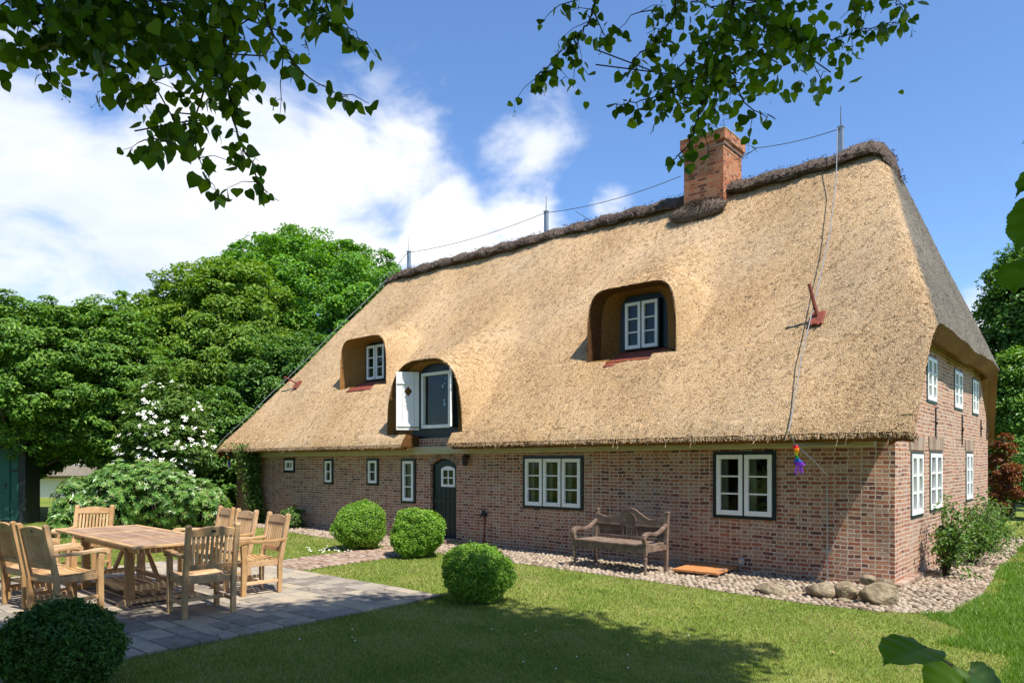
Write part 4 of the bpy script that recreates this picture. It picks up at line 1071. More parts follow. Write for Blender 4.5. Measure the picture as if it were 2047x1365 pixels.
# ------------------------------------------------------------------ bench
def build_bench():
    r = empty('garden_bench', (-3.57, -.93, .01), rad(-4)); tag(r, 'dark carved wooden bench with a sun motif standing on the cobbles against the brick wall', 'bench')
    W, D = 1.36, .60; hw = W / 2; m = MT['carved']
    s = MB()
    for i in range(4): s.box((0, -D / 2 + .06 + i * .135, .425), (W - .07, .131, .03))
    obj('seat', s, m, r, bevel=.005)
    a = MB(); a.bb(-hw + .04, hw - .04, -D / 2 + .0, -D / 2 + .03, .32, .409); a.bb(-hw + .04, hw - .04, D / 2 - .05, D / 2 - .02, .33, .409)
    a.bb(-hw + .005, -hw + .035, -D / 2 + .03, D / 2 - .05, .33, .409); a.bb(hw - .035, hw - .005, -D / 2 + .03, D / 2 - .05, .33, .409); obj('apron', a, m, r, bevel=.005)
    for sx in (-1, 1):
        l = MB(); x = sx * (hw - .025); l.lathe((x, -D / 2 + .03, 0), [(0, .018), (.03, .024), (.06, .017), (.16, .024), (.24, .032), (.27, .022), (.29, .034), (.315, .034), (.32, .03)], 12); l.box((x, -D / 2 + .03, .375), (.06, .06, .11))
        obj('leg', l, m, r)
        l = MB(); l.prism([(D / 2 - .06, 0), (D / 2 - .055, .42), (D / 2 - .02, .86), (D / 2 + .03, .86), (D / 2 - .0, .42), (D / 2 - .01, 0)], (x - .028, 0, 0), Y, Z, X, .056); l.box((x, D / 2 + .005, .875), (.066, .062, .03))
        obj('leg', l, m, r, bevel=.006)
        # swooping arm
        pts = [(D / 2 - .03, .70), (D / 2 - .10, .655), (D / 2 - .22, .60), (D / 2 - .33, .575), (D / 2 - .45, .60), (-D / 2 + .05, .595), (-D / 2 + .005, .57), (-D / 2 - .01, .53), (-D / 2 + .01, .49), (-D / 2 + .03, .43)]
        up = [(y, z + .022) for y, z in pts[:5]] + [(-D / 2 + .05, .622), (-D / 2 - .02, .585), (-D / 2 - .035, .53), (-D / 2 - .012, .475), (-D / 2 + .005, .43)]
        dn = [(y, z - .022) for y, z in pts[:5]] + [(-D / 2 + .06, .572), (-D / 2 + .025, .55), (-D / 2 + .018, .53), (-D / 2 + .035, .495), (-D / 2 + .06, .43)]
        l = MB(); k = len(up); V = [(x - .03, y, z) for y, z in up] + [(x - .03, y, z) for y, z in dn] + [(x + .03, y, z) for y, z in up] + [(x + .03, y, z) for y, z in dn]
        F = []
        for i in range(k - 1):
            F += [(i, i + 1, k + i + 1, k + i), (2 * k + i, 3 * k + i, 3 * k + i + 1, 2 * k + i + 1), (i, 2 * k + i, 2 * k + i + 1, i + 1), (k + i, k + i + 1, 3 * k + i + 1, 3 * k + i)]
        F += [(0, k, 3 * k, 2 * k), (k - 1, 3 * k - 1, 4 * k - 1, 2 * k - 1)]
        l.add(V, F); obj('armrest', l, m, r, bevel=.006)
    yb = D / 2 - .012
    c = MB(); N_ = 40; w = hw - .055
    top = [(w * t, .765 + .16 * max(0, math.cos(min(1, abs(t) / .62) * math.pi) * .5 + .5) + .045 * max(0, abs(t) - .72) / .28) for t in np.linspace(1, -1, N_)]
    c.prism([(-w, .665), (w, .665)] + top, (0, yb - .02, 0), X, Z, Y, .035)
    b = obj('backrest', c, m, r, bevel=.005)
    c = MB(); 
    for i in range(24):  # half sun
        a0 = math.pi * i / 24; a1 = math.pi * (i + 1) / 24
        for r0, r1 in ((.055, .068), (.118, .132)):
            c.prism([(r0 * math.cos(a0), r0 * math.sin(a0)), (r1 * math.cos(a0), r1 * math.sin(a0)), (r1 * math.cos(a1), r1 * math.sin(a1)), (r0 * math.cos(a1), r0 * math.sin(a1))], (.0, yb - .032, .715), X, Z, Y, .011)
    for i in range(13):
        a0 = math.pi * (i + .5) / 13
        c.beam((.07 * math.cos(a0), yb - .028, .715 + .07 * math.sin(a0)), (.116 * math.cos(a0), yb - .028, .715 + .116 * math.sin(a0)), .011, .009, up=(0, 1, 0))
    obj('sun_carving', c, m, b)
    c = MB(); c.bb(-w, w, yb - .028, yb + .018, .645, .668); c.bb(-w, w, yb - .026, yb + .018, .455, .49)
    for x in (-w + .02, -.13, .13, w - .02): c.bb(x - .02, x + .02, yb - .024, yb + .016, .49, .645)
    c.bb(-w + .04, -.15, yb - .006, yb + .006, .49, .645); c.bb(.15, w - .04, yb - .006, yb + .006, .49, .645)
    obj('back_frame', c, m, r, bevel=.004)
    c = MB(); rr = random.Random(2)
    for s_ in (-1, 1):
        c.bb(min(s_ * .16, s_ * (w - .05)), max(s_ * .16, s_ * (w - .05)), yb - .016, yb - .006, .560, .572)
        for i in range(11):
            x = s_ * (.19 + i * .036)
            for z in (.525, .605):
                pts = [(x + .017 * math.cos(t) * (1 - t / 9), yb - .013, z + .026 * math.sin(t) * (1 - t / 9)) for t in np.linspace(0, 6, 9)]
                c.tube(pts, .0055, 5)
    for i in range(5): c.lathe((-.085 + i * .0425, yb, .49), [(0, .012), (.03, .008), (.055, .016), (.078, .008), (.10, .016), (.125, .008), (.155, .012)], 8)
    obj('carved_panel', c, m, r)
build_bench()

def build_board():
    r = empty('terracotta_board', (-2.42, -.42, .0), rad(4)); tag(r, 'flat orange brown board on battens lying on the cobbles beside the bench', 'board')
    obj('cover', MB().box((-.17, 0, .075), (.33, .80, .03)).box((.17, 0, .075), (.33, .80, .03)).box((0, 0, .0915), (.03, .80, .003)), MT['terracotta'], r, bevel=.006)
    for y in (-.3, .3): obj('batten', MB().box((0, y, .03), (.66, .05, .06)), MT['carved'], r)
    # a thin stick propped at its corner
    obj('prop_stick', MB().tube([(.36, -.1, .12), (.12, -.62, .02)], .010, 6), MT['carved'], r)
build_board()

ROCKS = [(-1.02, -1.40, .06, (.29, .19, .15), 'long low boulder lying apart at the lawn edge nearest the terracotta board'),
         (-.53, -1.25, .10, (.21, .17, .19), 'square shouldered boulder second along the row from the bench side'),
         (-.23, -1.22, .13, (.15, .15, .23), 'upright pointed boulder wedged in the middle of the row'),
         (.13, -1.25, .11, (.27, .18, .25), 'biggest pale flat faced boulder by the house corner'),
         (-.05, -.98, .30, (.105, .095, .085), 'rounded cobble perched on top of the boulders, the darker of the two'),
         (.13, -.98, .29, (.115, .10, .085), 'rounded cobble perched on top of the biggest boulder'),
         (-.20, -1.43, .03, (.085, .065, .055), 'small round stone tucked in front of the upright boulder'),
         (-3.63, -.72, .02, (.06, .05, .05), 'small pale stone on the cobbles under the bench')]
for i, (x, y, z, s, lab) in enumerate(ROCKS):
    sm = s[0] < .11
    o = obj('boulder', MB().ell((0, 0, 0), s, 40, 26, .10, 20 + i, flat=1.0 if sm else .72), MT['rock'], smooth=sm)
    o.scale = (.92, .9, .74); o.location = (x, y, z * .78); o.rotation_euler = (0, 0, rad(i * 47 % 180 - 90) * .3); tag(o, lab, 'rock', 'boulders along the wall')

# ------------------------------------------------------------------ garden table and chairs
def build_chair():
    r = empty('garden_chair'); m = MT['teak']
    l = Vector((0, .20, .98)).normalized(); w = Vector((0, .98, -.20)).normalized()
    for sx in (-1, 1):
        x = sx * .25
        obj('leg', MB().prism([(.20, 0), (.205, .40), (.225, .47), (.315, .955), (.335, .972), (.362, .965), (.37, .95), (.275, .45), (.262, .38), (.25, 0)], (x - .026, 0, 0), Y, Z, X, .052), m, r, bevel=.006)
        obj('leg', MB().prism([(-.26, 0), (-.255, .40), (-.265, .62), (-.20, .62), (-.19, .40), (-.205, 0)], (x - .026, 0, 0), Y, Z, X, .052), m, r, bevel=.006)
        arm = [(.29, .665), (.10, .655), (-.10, .665), (-.24, .675), (-.30, .668), (-.325, .645), (-.325, .615), (-.305, .598), (-.28, .600), (-.272, .618), (-.20, .632), (0, .620), (.27, .628)]
        obj('armrest', MB().prism(arm, (x - .034, 0, 0), Y, Z, X, .068), m, r, bevel=.008)
    f = MB(); f.prism([(-.224, .345), (.224, .345), (.224, .40), (.1, .388), (0, .384), (-.1, .388), (-.224, .40)], (0, -.245, 0), X, Z, Y, .03); f.bb(-.224, .224, .215, .24, .35, .42)
    for sx in (-1, 1): f.bb(sx * .25 - .016, sx * .25 + .016, -.19, .20, .345, .412)
    obj('seat_frame', f, m, r, bevel=.004)
    s = MB()
    for i in range(8):
        y = -.245 + i * .0605; n = 6; t = .018
        P = [(x, .422 - .026 * (1 - (x / .262) ** 2) - .012 * math.sin(math.pi * (i + .5) / 8)) for x in np.linspace(-.262 if i < 7 else -.22, .262 if i < 7 else .22, n)]
        s.prism(P + [(a, b + t) for a, b in P[::-1]], (0, y - .025, 0), X, Z, Y, .052)
    obj('seat', s, m, r, bevel=.003)
    b = MB(); O = (0, .225, .45)
    P = [(-.224, .405), (.224, .405)] + [(.224 * t, .475 + .035 * math.cos(t * 1.45)) for t in np.linspace(1, -1, 13)]
    b.prism(P, O, X, l, w, .03)
    b.prism([(-.224, .05), (.224, .05), (.224, .105), (-.224, .105)], O, X, l, w, .028)
    for i in range(9):
        x = (i - 4) * .0475; b.prism([(x - .015, .105), (x + .015, .105), (x + .015, .405), (x - .015, .405)], Vector(O) + w * .008, X, l, w, .013)
    bk = obj('backrest', b, m, r, bevel=.004)
    e = MB(); e.prism([(.024 * math.cos(t), .462 + .015 * math.sin(t)) for t in np.linspace(0, 2 * math.pi, 13)[:-1]], Vector(O) + w * .0302, X, l, w, .003); obj('badge', e, MT['badge'], bk)
    q = MB()
    for sx in (-1, 1): q.bb(sx * .25 - .012, sx * .25 + .012, -.205, .205, .13, .17)
    q.bb(-.238, .238, -.02, .01, .132, .168)
    obj('stretcher', q, m, r, bevel=.004)
    return r
CH = [(-5.23, -6.62, 174, 'teak armchair at the near end of the table, slatted back towards the lawn'),
      (-9.15, -6.45, -44, 'teak armchair at the far end of the table in front of the rhododendron'),
      (-5.94, -5.62, -95, 'teak armchair on the house side of the table with its whole seat in view'),
      (-6.84, -5.54, -92, 'middle teak armchair of the three on the house side of the table'),
      (-7.66, -5.42, -98, 'teak armchair on the house side of the table farthest from the lawn'),
      (-6.40, -7.55, 102, 'teak armchair right behind the dark round bush with a badge on its back'),
      (-7.17, -7.6, 97, 'teak armchair half hidden behind the chair by the dark round bush'),
      (-7.95, -7.55, 95, 'teak armchair cut off by the picture edge, only an arm and leg showing')]
chair0 = build_chair()
for i, (x, y, a, lab) in enumerate(CH):
    c = chair0 if i == 0 else copy_tree(chair0)
    c.location = (x, y, .031); c.rotation_euler = (0, 0, rad(a + 90)); tag(c, lab, 'chair', 'armchairs around the garden table')

def build_table():
    r = empty('garden_table', (-6.97, -6.60, .03), rad(-3)); tag(r, 'long teak extension table with a reddish slatted top on the patio', 'table')
    L, W, h = 2.86, 1.02, .725; t = MB()
    t.bb(-L / 2, L / 2, -W / 2, -W / 2 + .075, h - .028, h); t.bb(-L / 2, L / 2, W / 2 - .075, W / 2, h - .028, h)
    for x in (-L / 2, L / 2 - .075, -.52, .455): t.bb(x, x + .07, -W / 2 + .077, W / 2 - .077, h - .028, h - .001)
    obj('table_frame', t, MT['teak'], r, bevel=.004)
    t = MB()
    for a, b in ((-L / 2 + .078, -.523), (-.448, .452), (.528, L / 2 - .078)):
        n = 14; y0 = -W / 2 + .08; d = (W - .16) / n
        for i in range(n): t.bb(a, b, y0 + i * d + .002, y0 + (i + 1) * d - .002, h - .024, h - .003)
    obj('table_top', t, MT['teaktop'], r, bevel=.002)
    a = MB(); a.bb(-L / 2 + .28, L / 2 - .28, -W / 2 + .14, -W / 2 + .165, h - .115, h - .03); a.bb(-L / 2 + .28, L / 2 - .28, W / 2 - .165, W / 2 - .14, h - .115, h - .03)
    a.bb(-L / 2 + .28, -L / 2 + .305, -W / 2 + .165, W / 2 - .165, h - .115, h - .03); a.bb(L / 2 - .305, L / 2 - .28, -W / 2 + .165, W / 2 - .165, h - .115, h - .03)
    for i in range(16): a.bb(-L / 2 + .42 + i * .135, -L / 2 + .45 + i * .135, -W / 2 + .165, -W / 2 + .19, h - .09, h - .03)
    obj('apron', a, MT['teak'], r, bevel=.003)
    for sx in (-1, 1):
        for sy in (-1, 1):
            x, y = sx * .78, sy * .33
            obj('leg', MB().prism([(-.045, .07), (.045, .07), (.05, .12), (.042, .3), (.05, .6), (.07, .66), (-.07, .66), (-.05, .6), (-.042, .3), (-.05, .12)], (x - .04, y, 0), Y, Z, X, .08), MT['teak'], r, bevel=.006)
        x = sx * .78
        obj('foot_rail', MB().prism([(-.46, 0), (-.34, 0), (-.30, .02), (.30, .02), (.34, 0), (.46, 0), (.46, .035), (.40, .07), (-.40, .07), (-.46, .035)], (x - .042, 0, 0), Y, Z, X, .084), MT['teak'], r, bevel=.006)
        obj('cross_brace', MB().beam((x, 0, .2), (sx * .25, 0, h - .05), .04, .05).bb(x - .035, x + .035, -.30, .30, .16, .22), MT['teak'], r, bevel=.004)
    s = MB()
    for y in (-.16, -.05, .05, .16): s.bb(-.74, .74, y - .03, y + .03, .09, .115)
    s.bb(-.74, .74, -.31, -.27, .13, .19); s.bb(-.74, .74, .27, .31, .13, .19)
    obj('stretcher', s, MT['teak'], r, bevel=.004)
build_table()

# ------------------------------------------------------------------ clipped bushes
def bush(p, rx, rz, zc, label, n, size, m, seed, group=None, spike=.0):
    r = np.random.default_rng(seed); root = empty('box_bush', p); tag(root, label, 'bush', group)
    d = unit(r.normal(size=(n, 3))); k = r.normal(size=(6, 3)) * 3; ph = r.uniform(0, 6, 6)
    q = 1 + .032 * np.sin(d @ k.T + ph).sum(1)
    k2 = r.normal(size=(8, 3)) * 9; q2 = .02 * np.sin(d @ k2.T).sum(1)
    rr = (q + q2) * (1 - .26 * r.random(n) ** 1.6) * (1 + .10 * (r.random(n) > .985)) + spike * r.random(n) ** 6
    R = np.array([rx, rx, rz]); P = d * R * rr[:, None] + np.array([0, 0, zc]); ok = P[:, 2] > .02; P = P[ok]; d = d[ok]
    N_ = d * .6 + r.normal(size=d.shape) * .55 + np.array([0, 0, .35]); D = d * .9 + r.normal(size=d.shape) * .6 + np.array([0, 0, .5])
    V, F = leaves(P, N_, size, .52, 0, .18, dirs=D, r=r)
    f = npmesh('foliage', V, F, m, root)
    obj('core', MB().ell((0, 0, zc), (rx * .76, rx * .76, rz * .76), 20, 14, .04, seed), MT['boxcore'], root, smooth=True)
    obj('stem', MB().tube([(0, 0, 0), (.01, 0, zc)], .03, 6), MT['bark'], root)
    return root
G = 'clipped box bushes on the lawn'
bush((-8.63, -1.93, 0), .475, .45, .44, 'clipped box bush on the far side of the brick path by the wall', 26000, .036, MT['box'], 31, G, .05)
bush((-7.03, -1.92, 0), .465, .43, .42, 'clipped box bush directly beside the dark green door', 26000, .036, MT['box'], 32, G, .05)
bush((-3.50, -4.13, 0), .405, .355, .345, 'clipped box bush alone on the lawn at the patio corner', 30000, .028, MT['box'], 33, G, .05)
bush((-3.60, -8.46, 0), .40, .33, .28, 'dark shaggy round bush in the shade at the patio front', 26000, .034, MT['boxdark'], 34, None, .10)

# ------------------------------------------------------------------ trees and shrubs behind
def cam_c(px, D, z): p = ground(px, D); return (p[0], p[1], z)
def T(name, label, px, D, ztop, wpx, mat_, nclump, rc, per, size, seed, aspect=.6, depth=.8, zlow=.4, cat='tree', group=None, trunk_h=2.5, tr=.25, droop=.3, flat=.6):
    rx = wpx * D / FPX / 2; b = ground(px, D); rz = (ztop - zlow) / 2
    return tree(name, label, cat, (b[0], b[1]), trunk_h, (b[0], b[1], zlow + rz), (rx, rx * depth, rz), nclump, rc, per, size, MT[mat_], seed, aspect, group, trunk_r=tr, droop=droop, flat=flat)
GT = 'trees behind the house'
T('maple_tree', 'broad bright green domed tree touching the thatched roof edge', 622, 34, 12.0, 545, 'maple', 1800, .68, 140, .165, 41, group=GT, zlow=1, tr=.35)
T('ash_tree', 'yellow green tree in front of the dome, mid left of the roof', 430, 28, 9.7, 380, 'ash', 1150, .55, 140, .14, 42, group=GT, zlow=1.0, tr=.3)
T('ash_tree', 'smaller yellow green tree on the shoulder beside the flowering shrub', 295, 27, 8.2, 220, 'ash', 560, .48, 130, .135, 43, group=GT, zlow=.8, tr=.25)
T('beech_tree', 'dark green tree below the dome right against the eave', 580, 25.5, 6.3, 280, 'darkleaf', 700, .5, 130, .13, 44, group=GT, zlow=.2, tr=.25)
T('beech_tree', 'dark leafy tree filling the gap left of the eave corner', 430, 22.5, 4.2, 200, 'darkleaf', 450, .4, 125, .115, 45, group=GT, zlow=.0, tr=.15, trunk_h=1.2)
T('hornbeam_tree', 'tall layered hornbeam overhanging the green shed', 40, 19.6, 6.0, 330, 'hornbeam', 820, .38, 135, .10, 46, group=GT, zlow=2.0, tr=.22, droop=.2, flat=.5, depth=1.0)
T('hornbeam_tree', 'layered hornbeam standing to the house side of the shed', 225, 20.6, 6.0, 250, 'hornbeam', 800, .36, 135, .10, 47, group=GT, zlow=.7, tr=.2, droop=.2, flat=.5)
T('beech_tree', 'dark bushy tree in the gloom behind the shed roof', 40, 23, 4.2, 260, 'darkleaf', 300, .5, 110, .14, 49, group=GT, zlow=1.0, trunk_h=1.5)
T('beech_tree', 'tree at the picture edge beyond the shed', -150, 25, 7.0, 330, 'darkleaf', 320, .7, 110, .16, 48, group=GT, zlow=.5)
def elder():
    b = ground(330, 18.8); root = tree('elder_shrub', 'elder shrub covered in flat white flower heads', 'shrub', (b[0], b[1]), 1.0, (b[0], b[1], 1.95), (1.05, .9, 1.85), 310, .36, 110, .12, MT['elder'], 51, .45, None, trunk_r=.08, flat=.45)
    r = np.random.default_rng(52); V = []; F = []; off = 0
    for i in range(560):
        d = unit(r.normal(size=3)); d = d if d @ FWD < .2 else d - 2 * (d @ FWD) * FWD
        p = np.array([0, 0, 1.95]) + d * np.array([1.18, 1.1, 1.98]) * r.uniform(.92, 1.12)
        if p[2] < .9 or p[2] > 3.7 or r.random() < .62 + .30 * math.sin(d[0] * 5 + d[2] * 4) + .2 * d[2]: continue
        n = unit(d * .5 + np.array([.1, 0, .8]) - FWD * .35 + r.normal(size=3) * .25); a = unit(np.cross(n, [.3, .2, .9])); b_ = np.cross(n, a)
        rad_ = r.uniform(.035, .075)
        for k in range(16):
            t = r.uniform(0, 6.28); q = rad_ * r.random() ** .5; c = p + a * q * math.cos(t) + b_ * q * math.sin(t) + n * r.normal(0, .008); s = .016
            V += [c - a * s, c - b_ * s, c + a * s, c + b_ * s]; F.append([off, off + 1, off + 2, off + 3]); off += 4
    npmesh('blossom', np.array(V), np.array(F), MT['flower'], root)
elder()
def rhodo():
    r = np.random.default_rng(61); b = ground(262, 16.4); root = empty('rhododendron_bush', tuple(b)); tag(root, 'wide rhododendron with whorls of long glossy leaves behind the table', 'bush')
    # mounded outline built of several lobes
    lob = []
    for px, D, z, rx, rz in ((165, 16.2, .62, .62, .66), (235, 16.3, .80, .75, .74), (318, 16.5, .85, .85, .78), (398, 17.2, .62, .62, .58), (275, 17.3, 1.0, 1.0, .72), (128, 15.7, .22, .32, .34)):
        lob.append((ground(px, D) - b + np.array([0, 0, z]), rx, rz))
    V_, F_, off = [], [], 0; st = MB()
    for c, rx, rz in lob:
        n = int(450 * rx); d = unit(r.normal(size=(n, 3)) + np.array([0, 0, .25])); P = c + d * np.array([rx, rx, rz]) * r.uniform(.72, 1.06, n)[:, None]
        ok = P[:, 2] > .05; P = P[ok]; d = d[ok]; n = len(P)
        ax = unit(d * 1.1 + np.array([0, 0, .55]) - FWD * .25 + r.normal(size=d.shape) * .3); per = 10
        u = unit(np.cross(ax, r.normal(size=ax.shape))); v = np.cross(ax, u)
        ang = np.arange(per) * 2 * math.pi / per + r.uniform(0, 6, (n, 1)); lift = r.uniform(-.15, .5, (n, per))
        D = u[:, None] * np.cos(ang)[..., None] + v[:, None] * np.sin(ang)[..., None] + ax[:, None] * lift[..., None]
        N_ = ax[:, None] * 1.0 - (u[:, None] * np.cos(ang)[..., None] + v[:, None] * np.sin(ang)[..., None]) * lift[..., None]
        D = unit(D.reshape(-1, 3)); PP = np.repeat(P, per, 0) + D * .05
        V, F = leaves(PP, N_.reshape(-1, 3), .125, .32, .08, .12, dirs=D, r=r); V_.append(V); F_.append(F + off); off += len(V)
        for p in P[::14]: st.tube([tuple(c * np.array([1, 1, 0])), tuple((c * np.array([1, 1, .4]) + p) / 2), tuple(p)], [.02, .014, .006], 5)
    npmesh('foliage', np.concatenate(V_), np.concatenate(F_), MT['rhodo'], root); obj('stems', st, MT['twig'], root)
    pet = MB(); rr = random.Random(3)
rhodo()
T('low_shrub', 'low bright shrub on the lawn edge behind the far chairs', 420, 18.2, .75, 75, 'hornbeam', 60, .18, 90, .07, 62, zlow=-.1, cat='shrub', trunk_h=.2, tr=.02)
def wall_plant():
    b = np.array([-13.35, -.35, 0]); tree('wall_shrub', 'small leafy plant at the foot of the brick wall by the far windows', 'plant', (b[0], b[1]), .1, (b[0], b[1], .22), (.38, .22, .26), 26, .14, 40, .075, MT['rose'], 63, .5, trunk_r=.012, zmin=.02, nb=5)
wall_plant()
def ivy():
    r = np.random.default_rng(64); root = empty('climbing_plant', (-15.42, -.05, 0)); tag(root, 'green climbing plant growing up the wall to the thatch', 'climber')
    n = 2600; t = r.random(n); z = t * 2.12; w = .13 + .15 * np.sin(z * 2.1 + .6) ** 2 + .06 * (z > 1.2); x = r.normal(0, .55, n) * w - .12 * (z - 1.0); y = -.05 - np.abs(r.normal(0, .19, n)) * (.5 + .35 * z) - .40 * np.clip(z - 1.75, 0, 1)
    P = np.stack([x, y, z], 1); V, F = leaves(P, np.stack([r.normal(0, .4, n), np.full(n, -1.), np.full(n, .6)], 1), .085, .65, .5, r=r); npmesh('foliage', V, F, MT['rose'], root)
    m = MB(); rr = random.Random(4)
    for k in range(4): m.tube([(rr.gauss(0, .05) + .03 * k, 0, -.02)] + [(rr.gauss(0, .08) + .02 * k, -.02, z) for z in (.5, 1.0, 1.5, 1.9)] + [(-.1, -.3, 2.1)], [.016, .014, .012, .010, .008, .004], 6)
    obj('stems', m, MT['twig'], root)
ivy()
def rosebush(x, y, h, w, seed, label, spill):
    r = np.random.default_rng(seed); rr = random.Random(seed); root = empty('rose_bush', (x, y, 0)); tag(root, label, 'bush', 'rose bushes by the gable'); m = MB(); P = []; Dn = []
    for k in range(30):
        a = rr.uniform(0, 6.28); L = h * rr.uniform(.55, 1.15); out = w * rr.uniform(.3, 1.2)
        ex, ey = math.cos(a) * out * .45 + .12, math.sin(a) * out
        ez = L * rr.uniform(.35, 1.0) if k > 5 else L * 1.1
        if ex < -.12: ex = -.12 * rr.random()
        pts = [(math.cos(a) * .03, math.sin(a) * .03, 0), (ex * .35, ey * .35, L * .55), (ex * .7, ey * .7, (L * .75 + ez) / 2), (ex, ey, ez)]
        if k % 4 == 0: pts.append((ex * 1.25 + spill, ey * 1.2, max(.1, ez - .25)))
        m.tube(pts, [.010, .008, .006, .004, .003][:len(pts)], 5)
        Q = np.array(pts)
        for s in np.linspace(.18, 1, 17):
            f = s * (len(Q) - 1); i = min(int(f), len(Q) - 2); p = Q[i] * (1 - f + i) + Q[i + 1] * (f - i)
            for _ in range(4): P.append(p + r.normal(0, .07, 3))
    P = np.array(P); P[:, 0] = np.maximum(P[:, 0], -x + .02); P = P[P[:, 2] > .02]
    V, F = leaves(P, r.normal(size=P.shape) * .6 + np.array([.5, -.2, .7]), .062, .6, .3, r=r); npmesh('foliage', V, F, MT['rose'], root); obj('stems', m, MT['twig'], root)
    m = MB()
    for k in range(3): 
        p = P[rr.randrange(len(P))]; m.ell((p[0] + .05, p[1] - .03, p[2]), (.022, .022, .018), 8, 5, .2, k)
    obj('blossom', m, MT['petal'], root)
rosebush(.32, 1.55, .95, .55, 71, 'tall rose bush under the first two gable windows', .12)
rosebush(.36, 3.3, .85, .7, 72, 'rose bush farther along the gable, in front of the plain wall', .1)
rosebush(.36, 5.3, .80, .6, 73, 'low rose bush at the far end of the gable wall', .1)
GR = 'trees beyond the gable'
T('dark_tree', 'tall dark green tree beyond the gable end', 2075, 24, 9.8, 230, 'darkleaf', 560, .55, 105, .14, 81, group=GR, zlow=1.6, tr=.25)
T('dark_tree', 'lower leafy tree close behind the gable corner', 2015, 21.5, 5.2, 90, 'hornbeam', 230, .4, 100, .11, 82, group=GR, zlow=.9, tr=.15)
T('dark_tree', 'tree at the picture edge beyond the gable path', 2190, 26, 7.5, 260, 'darkleaf', 380, .6, 95, .15, 83, group=GR, zlow=.8)
T('copper_shrub', 'small copper leaved shrub behind the gable corner', 2003, 19.0, 2.3, 52, 'redleaf', 70, .2, 90, .08, 84, zlow=.3, cat='shrub', trunk_h=.5, tr=.03)
T('dark_shrub', 'dark shrub at ground level behind the far gable corner', 2060, 20.5, 1.9, 150, 'darkleaf', 200, .3, 95, .10, 85, zlow=.45, cat='shrub', trunk_h=.5, tr=.04)

for i, (rx_, D_, w_, h_) in enumerate(((-11, -6, 7, 8), (-3, -11, 8, 9), (7, -13, 8, 7), (-14, 2.5, 5, 7))):  # unseen trees added to darken the shaded lawn and show in window reflections
    p = CAM + RGT * rx_ + FWD * D_
    tree('sky_blocker_tree', ('broad unseen tree added beside the patio to block sky light', 'tallest unseen tree added behind the viewpoint to block low sky', 'unseen tree added behind the viewpoint across from the gable', 'unseen tree added off the patio end, out of view')[i], 'tree', (p[0], p[1]), 2.0, (p[0], p[1], h_ / 2 + .6), (w_ / 2, w_ / 2, h_ / 2), 240, .9, 60, .26, MT['darkleaf'], 110 + i, .7, 'added sky blocking trees behind the viewpoint', zmin=.3)

# ------------------------------------------------------------------ shed and cottage
def build_shed():
    c = ground(50, 18.9); a = math.atan2(RGT[1], RGT[0]) + rad(14); root = empty('garden_shed', tuple(c), a); tag(root, 'dark green boarded garden shed in dappled shade beyond the chairs', 'shed')
    W, D, h = 2.6, .95, 2.1; m = MB(); n = 16
    for i in range(n): m.bb(-W + i * W / n + .003, -W + (i + 1) * W / n - .003, 0, .03, .08, h)
    m.bb(-W, 0, .03, D, .05, h - .01); obj('wall', m, MT['shed'], root, bevel=.003)
    m = MB(); m.bb(-.14, .02, -.03, .0, .0, h + .03); m.bb(-W, -.14, -.02, 0, h - .10, h + .02); m.bb(-W, -.14, -.02, 0, .02, .12); m.bb(-W, -.14, -.014, 0, 1.38, 1.44); m.bb(-.02, .02, 0, D, 0, h + .02); obj('trim', m, MT['shedtrim'], root, bevel=.004)
    m = MB(); m.bb(-W - .15, .10, -.14, D + .1, h + .02, h + .10); obj('roof', m, MT['shedtrim'], root, bevel=.01)
    m = MB(); m.bb(-1.25, -.35, -.03, -.002, .13, h - .12); d = obj('door', m, MT['shed'], root, bevel=.004); obj('handle', MB().bb(-.45, -.42, -.06, -.03, .95, 1.08), MT['iron'], d)
build_shed()
def build_cottage():
    c = ground(100, 33); a = math.atan2(RGT[1], RGT[0]); root = empty('white_cottage', tuple(c), a); tag(root, 'low whitewashed cottage with a grey roof glimpsed between shed and shrubs', 'cottage')
    obj('wall', MB().bb(-4, 2.2, 0, 4, -.3, 1.55), MT['whitewall'], root)
    P = [(-.45, 1.0), (2, 3.6), (4.45, 1.0), (4.3, .85), (2, 3.35), (-.3, .88)]
    obj('roof', MB().prism(P, (-4.4, 0, 0), Y, Z, X, 7.0), MT['grey'], root)
    w = MB()
    obj('window', MB().bb(-1.2, -.5, -.02, .02, .45, 1.0), MT['green'], root)
build_cottage()

